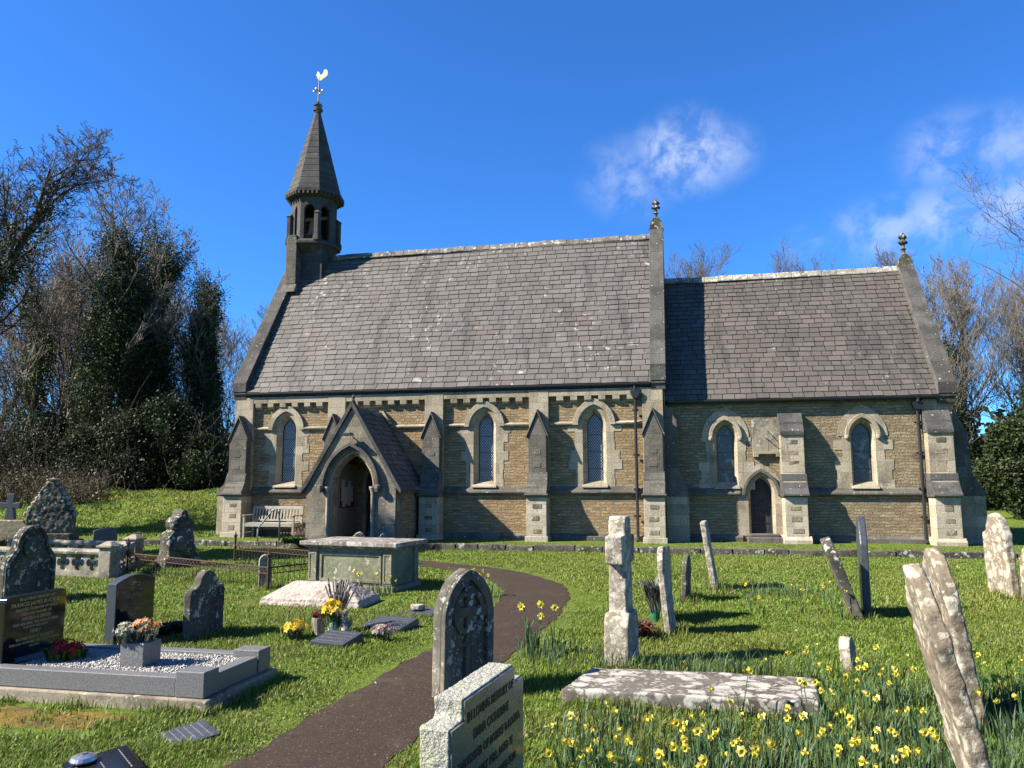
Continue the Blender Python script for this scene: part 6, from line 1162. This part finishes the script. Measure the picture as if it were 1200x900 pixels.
for o in list(bpy.data.objects):
    if o.get('category') in ('gravestone', 'cross', 'tomb', 'railing') and o.location.y < -4:
        w = 0.62 if o.get('category') == 'tomb' else 0.42; xx, yy = o.location.x, o.location.y; d = math.hypot(xx, yy + 22); tufts.append(blades(int(900 * w), 0, 0, 0.14, 0.0026 + 0.00022 * d, xr=(xx - w * 0.55, xx + w * 0.55), yr=(yy - w, yy + w)))
for x0, x1, y0, y1 in ((-6.2, -3.6, -16.45, -16.36), (-3.66, -3.56, -16.4, -15.2), (-6.2, -3.6, -15.27, -15.15), (-1.0, 1.1, -15.72, -15.6), (1.0, 1.12, -15.6, -14.7)): tufts.append(blades(1500, 0, 0, 0.11, 0.0035, xr=(x0, x1), yr=(y0, y1)))
grass('grass_tufts', 'longer unmown grass tufts round the feet of the stones', tufts)
# golden moss patch
m_ = MB(); rr = np.random.RandomState(4); pts = [(0.75 * math.cos(a) * (1 + 0.2 * math.sin(3 * a + 1)), 0.30 * math.sin(a) * (1 + 0.2 * math.cos(2 * a))) for a in np.linspace(0, 6.283, 25)[:-1]]; m_.prism(pts, 'z', -0.03, 0.012, pts2=[(x * 0.92, y * 0.9) for x, y in pts]); o = m_.build('moss', 'moss', remesh=0.02, disp=0.03, dscale=0.05); o.location = (-4.75, -16.72, H(-4.75, -16.72)); tag(o, 'golden-brown moss carpet below the kerbed grave', kind='stuff')

# ============================================================ DAFFODILS
LC = [(0.085, 0.15, 0.06), (0.115, 0.19, 0.075), (0.065, 0.12, 0.05)]
def daff_leaves_np(X, Y, hmin, hmax, w, per=1):
    n = len(X); a = rs.uniform(0, 6.283, n); hh = rs.uniform(hmin, hmax, n); b = rs.uniform(0.08, 0.55, n); o = np.stack([np.cos(a), np.sin(a), np.zeros(n)], 1); s = np.stack([-np.sin(a), np.cos(a), np.zeros(n)], 1) * (w * rs.uniform(0.7, 1.2, n))[:, None]; B = np.stack([X, Y, hz(X, Y) - 0.01], 1); up = np.array([0, 0, 1.0])
    m = B + o * (hh * b * 0.35)[:, None] + up * (hh * 0.6)[:, None]; t = B + o * (hh * b)[:, None] + up * (hh * (1 - 0.35 * b))[:, None]; V = np.stack([B - s, B + s, m + s, m - s, t], 1); C = np.repeat(np.array(LC)[rs.randint(0, 3, n)] * rs.uniform(0.75, 1.25, (n, 1)), 5, 0); i = np.arange(n)[:, None] * 5
    return V.reshape(-1, 3), i + [0, 1, 2, 3], i + [3, 2, 4], C
n = 34000; X = rs.uniform(-1.7, 5.5, n); Y = rs.uniform(-19.6, -13.4, n); ok = (rs.uniform(size=n) < drift(X, Y) * (0.2 + 1.1 * (vnoise(X, Y, 0.22, 21) > 0.42))) & clear(X, Y); X, Y = X[ok], Y[ok]
X = np.concatenate([X, rs.normal(1.5, 0.45, 260), rs.normal(-1.35, 0.12, 90), rs.normal(-5.0, 0.25, 120), rs.normal(-8.6, 0.5, 200), rs.normal(-2.9, 0.3, 120)]); Y = np.concatenate([Y, rs.normal(-8.9, 0.35, 260), rs.normal(-13.95, 0.14, 90), rs.normal(-10.35, 0.1, 120), rs.normal(-6.8, 0.4, 200), rs.normal(-10.3, 0.4, 120)]); ok = clear(X, Y); X, Y = X[ok], Y[ok]
o = grass('daffodil_leaves', 'blue-green strap leaves of the daffodil drifts', [daff_leaves_np(X, Y, 0.12, 0.27, 0.0045)])
def flower_part(seed, rnd, col):
    """petals lie round +x, the trumpet points along +x"""
    m_ = MB(); r = 0.026
    for k in range(6):
        a = k * math.pi / 3 + rnd.uniform(-0.08, 0.08); c, s_ = math.cos(a), math.sin(a); bk = rnd.uniform(-0.006, 0.010)
        def P(rad, off, x): return (x, c * rad - s_ * off, s_ * rad + c * off)
        m_.add([P(0.006, -0.004, 0), P(0.006, 0.004, 0), P(r * 0.6, 0.010, bk), P(r, 0, bk * 1.8), P(r * 0.6, -0.010, bk)], [(0, 1, 2, 4), (4, 2, 3)], tuple(x * rnd.uniform(0.9, 1.1) for x in col))
    t = MB(); n = 9; rings = [(0.007, 0.0), (0.008, 0.010), (0.009, 0.018), (0.013, 0.024)]; vs = []
    for q, (rad, x) in enumerate(rings):
        for k in range(n): a = 2 * math.pi * k / n; w = rad * (1 + (0.14 * (k % 2) if q == 3 else 0)); vs.append((x, math.cos(a) * w, math.sin(a) * w))
    t.add(vs, [(i * n + k, i * n + (k + 1) % n, (i + 1) * n + (k + 1) % n, (i + 1) * n + k) for i in range(3) for k in range(n)], (0.84, 0.72, 0.10)); t.add([vs[k] for k in range(n)], [tuple(range(n))], (0.5, 0.35, 0.02)); return m_, t
def make_daffodil(seed, h):
    rnd = random.Random(seed); e = empty('daffodil'); tag(e, 'x', 'daffodil'); m_ = MB(); leaf_tuft(m_, (0, 0, 0), 0.02, 6, h * 0.9, LC, rnd, 0.006, 0.75); m_.build('leaves', 'leaf', e, recalc=False)
    top = Vector((rnd.uniform(-0.03, 0.03), rnd.uniform(-0.03, 0.03), h)); m_ = MB(); m_.tube([(0, 0, 0), top * 0.6, top, top + Vector((0.016, 0, 0.004))], [0.0035, 0.003, 0.003, 0.004], 5); m_.c = [(0.10, 0.17, 0.06)] * len(m_.f); m_.build('stem', 'leaf', e, recalc=False)
    a, b = flower_part(seed, rnd, rnd.choice([(0.82, 0.74, 0.14), (0.86, 0.80, 0.26), (0.80, 0.70, 0.10)])); f = a.build('flower', 'petal', e, recalc=False); f.location = top + Vector((0.018, 0, 0.0)); f.rotation_euler = (0, R(rnd.uniform(-10, 30)), 0); b.build('trumpet', 'petal', f, recalc=False); return e
protos = [make_daffodil(900 + i, 0.26 + 0.03 * (i % 5)) for i in range(6)]; used_p = set()
def daffodil(x, y, rz, s, label, group):
    i = rd.randrange(6); o = protos[i] if i not in used_p else copy_tree(protos[i]); used_p.add(i); o.location = (x, y, H(x, y) - 0.01); o.rotation_euler = (rd.uniform(-0.12, 0.12), rd.uniform(-0.12, 0.12), rz); o.scale = (s, s, s); o['label'] = label; o['category'] = 'daffodil'; o['group'] = group; return o
rd = random.Random(44)
def px_at(px, py, z):
    """point at height z under pixel of the photo, to read off where the flowers grow"""
    e = cam.rotation_euler.to_matrix(); d = e @ Vector(((px - 600) / 901, (450 - py) / 901, -1)); t = (z - 1.77) / d.z; return (d.x * t, -22 + d.y * t)
AREAS = [((640, 960, 835, 905), 62, 'yellow daffodil in the thick drift in front of the flat ledger slab', 'daffodils in front of the ledger'),
         ((960, 1090, 790, 905), 40, 'yellow daffodil in the drift between the ledger slab and the nearest leaning headstone', 'daffodils right of the ledger'),
         ((1120, 1235, 775, 850), 26, 'yellow daffodil in the band right of the leaning headstones', 'daffodils at the right edge'),
         ((815, 955, 762, 790), 12, 'yellow daffodil peeping up behind the flat ledger slab', 'daffodils behind the ledger'),
         ((930, 1070, 765, 800), 16, 'yellow daffodil near the small broken stump', 'daffodils by the stump')]
for (a, b, c, d), n, lab, grp in AREAS:
    for q in range(n):
        s = rd.uniform(0.85, 1.15); x, y = px_at(rd.uniform(a, b), rd.uniform(c, d), 0.27 * s)
        if not clear(np.array([x]), np.array([y]))[0]: y -= 0.5
        if not clear(np.array([x]), np.array([y]))[0]: continue
        daffodil(x, y, R(rd.gauss(-100, 60)), s, lab, grp)
for (px, py, z) in ((613, 716, 0.42), (618, 722, 0.40), (625, 720, 0.44), (644, 714, 0.44), (621, 728, 0.38)):
    x, y = -1.45 + (px - 625) * 0.0088, -13.95 + rd.uniform(-0.08, 0.08); daffodil(x, y, R(rd.gauss(-95, 25)), 1.6, 'large bright daffodil in the tuft on the right verge of the path', 'daffodils on the path verge')
for q in range(5): daffodil(-2.95 + rd.uniform(-0.2, 0.25), -10.1 + rd.uniform(-0.2, 0.2), R(rd.gauss(-90, 60)), 1.3, 'daffodil in the clump left of the path, behind the wheel cross stone', 'daffodils by the path bend')
for q in range(11): daffodil(-4.75 + rd.uniform(-0.32, 0.42), -10.28 + rd.uniform(-0.06, 0.10), R(rd.gauss(-90, 60)), rd.uniform(0.9, 1.1), 'pale daffodil growing against the near side of the chest tomb', 'daffodils against the chest tomb')
for px, py, lab in ((920, 690, 'daffodil on the lawn midway between the two thin leaning headstones and the church door'), (938, 694, 'daffodil a step right of the middle of the open right-hand lawn'), (892, 697, 'daffodil low in the grass right of the tall square-topped leaning headstone'), (966, 688, 'daffodil just left of the head of the sharply leaning grey headstone'), (975, 692, 'daffodil touching the shaft of the sharply leaning grey headstone'), (985, 700, 'daffodil in front of the foot of the sharply leaning headstone'), (880, 690, 'leftmost of the lone daffodils on the right lawn'), (1122, 668, 'single daffodil near the stone edging at the far right')):
    x, y = px_at(px, py, 0.3); daffodil(x, y, R(rd.gauss(-90, 60)), 1.1, lab, 'daffodils scattered on the right lawn')
for (px, py) in ((118, 600), (124, 600), (140, 600), (147, 603), (121, 610), (135, 599)):
    x, y = at(px, 31); daffodil(x, y, R(rd.gauss(-90, 60)), 1.8, 'daffodil on the sunny grass bank below the wood', 'daffodils on the bank')
# fallen leaves and twigs, tiny white daisies and primroses
def specks(name, label, n, xr, yr, size, cols, z=0.03, seed=1, flat=2.5, mask=None):
    q = np.random.RandomState(seed); x = q.uniform(*xr, n); y = q.uniform(*yr, n); ok = clear(x, y)
    if mask is not None: ok &= mask(x, y)
    x, y = x[ok], y[ok]; P = np.stack([x, y, hz(x, y) + z * q.uniform(0.4, 1.2, len(x))], 1); V, F, C = leaf_cloud(P, size, q, cols, 0.25, flat); o = big_mesh(name, V, F, 'leaf', C); tag(o, label, kind='stuff'); return o
specks('fallen_leaves', 'small brown fallen leaves scattered through the turf', 900, (-9, 6), (-20, -6), 0.022, [(0.28, 0.17, 0.09), (0.36, 0.27, 0.16), (0.18, 0.10, 0.05)], 0.035, 3)
specks('lawn_daisies', 'tiny pale daisies and primroses dotted over the lawns', 900, (-14, 8), (-16, 3), 0.016, [(0.75, 0.75, 0.62), (0.75, 0.72, 0.35)], 0.05, 5, 4, mask=lambda x, y: vnoise(x, y, 1.4, 33) > 0.6)

q = np.random.RandomState(14); x = q.uniform(-4.2, -1.3, 9000); y = q.uniform(-20, -6, 9000); dd = path_d(x, y); ok = (dd < 0.02) & (q.uniform(size=9000) < 0.10 + 0.9 * np.exp(-np.abs(dd + 0.02) / 0.07)); x, y = x[ok], y[ok]
V, F, C = leaf_cloud(np.stack([x, y, hz(x, y) + 0.024], 1), 0.009, q, [(0.20, 0.13, 0.07), (0.28, 0.21, 0.13), (0.04, 0.03, 0.02), (0.10, 0.13, 0.03)], 0.3, 5); o = big_mesh('path_litter', V, F, 'leaf', C); tag(o, 'leaf scraps and grit gathered along the edges of the path', kind='stuff')
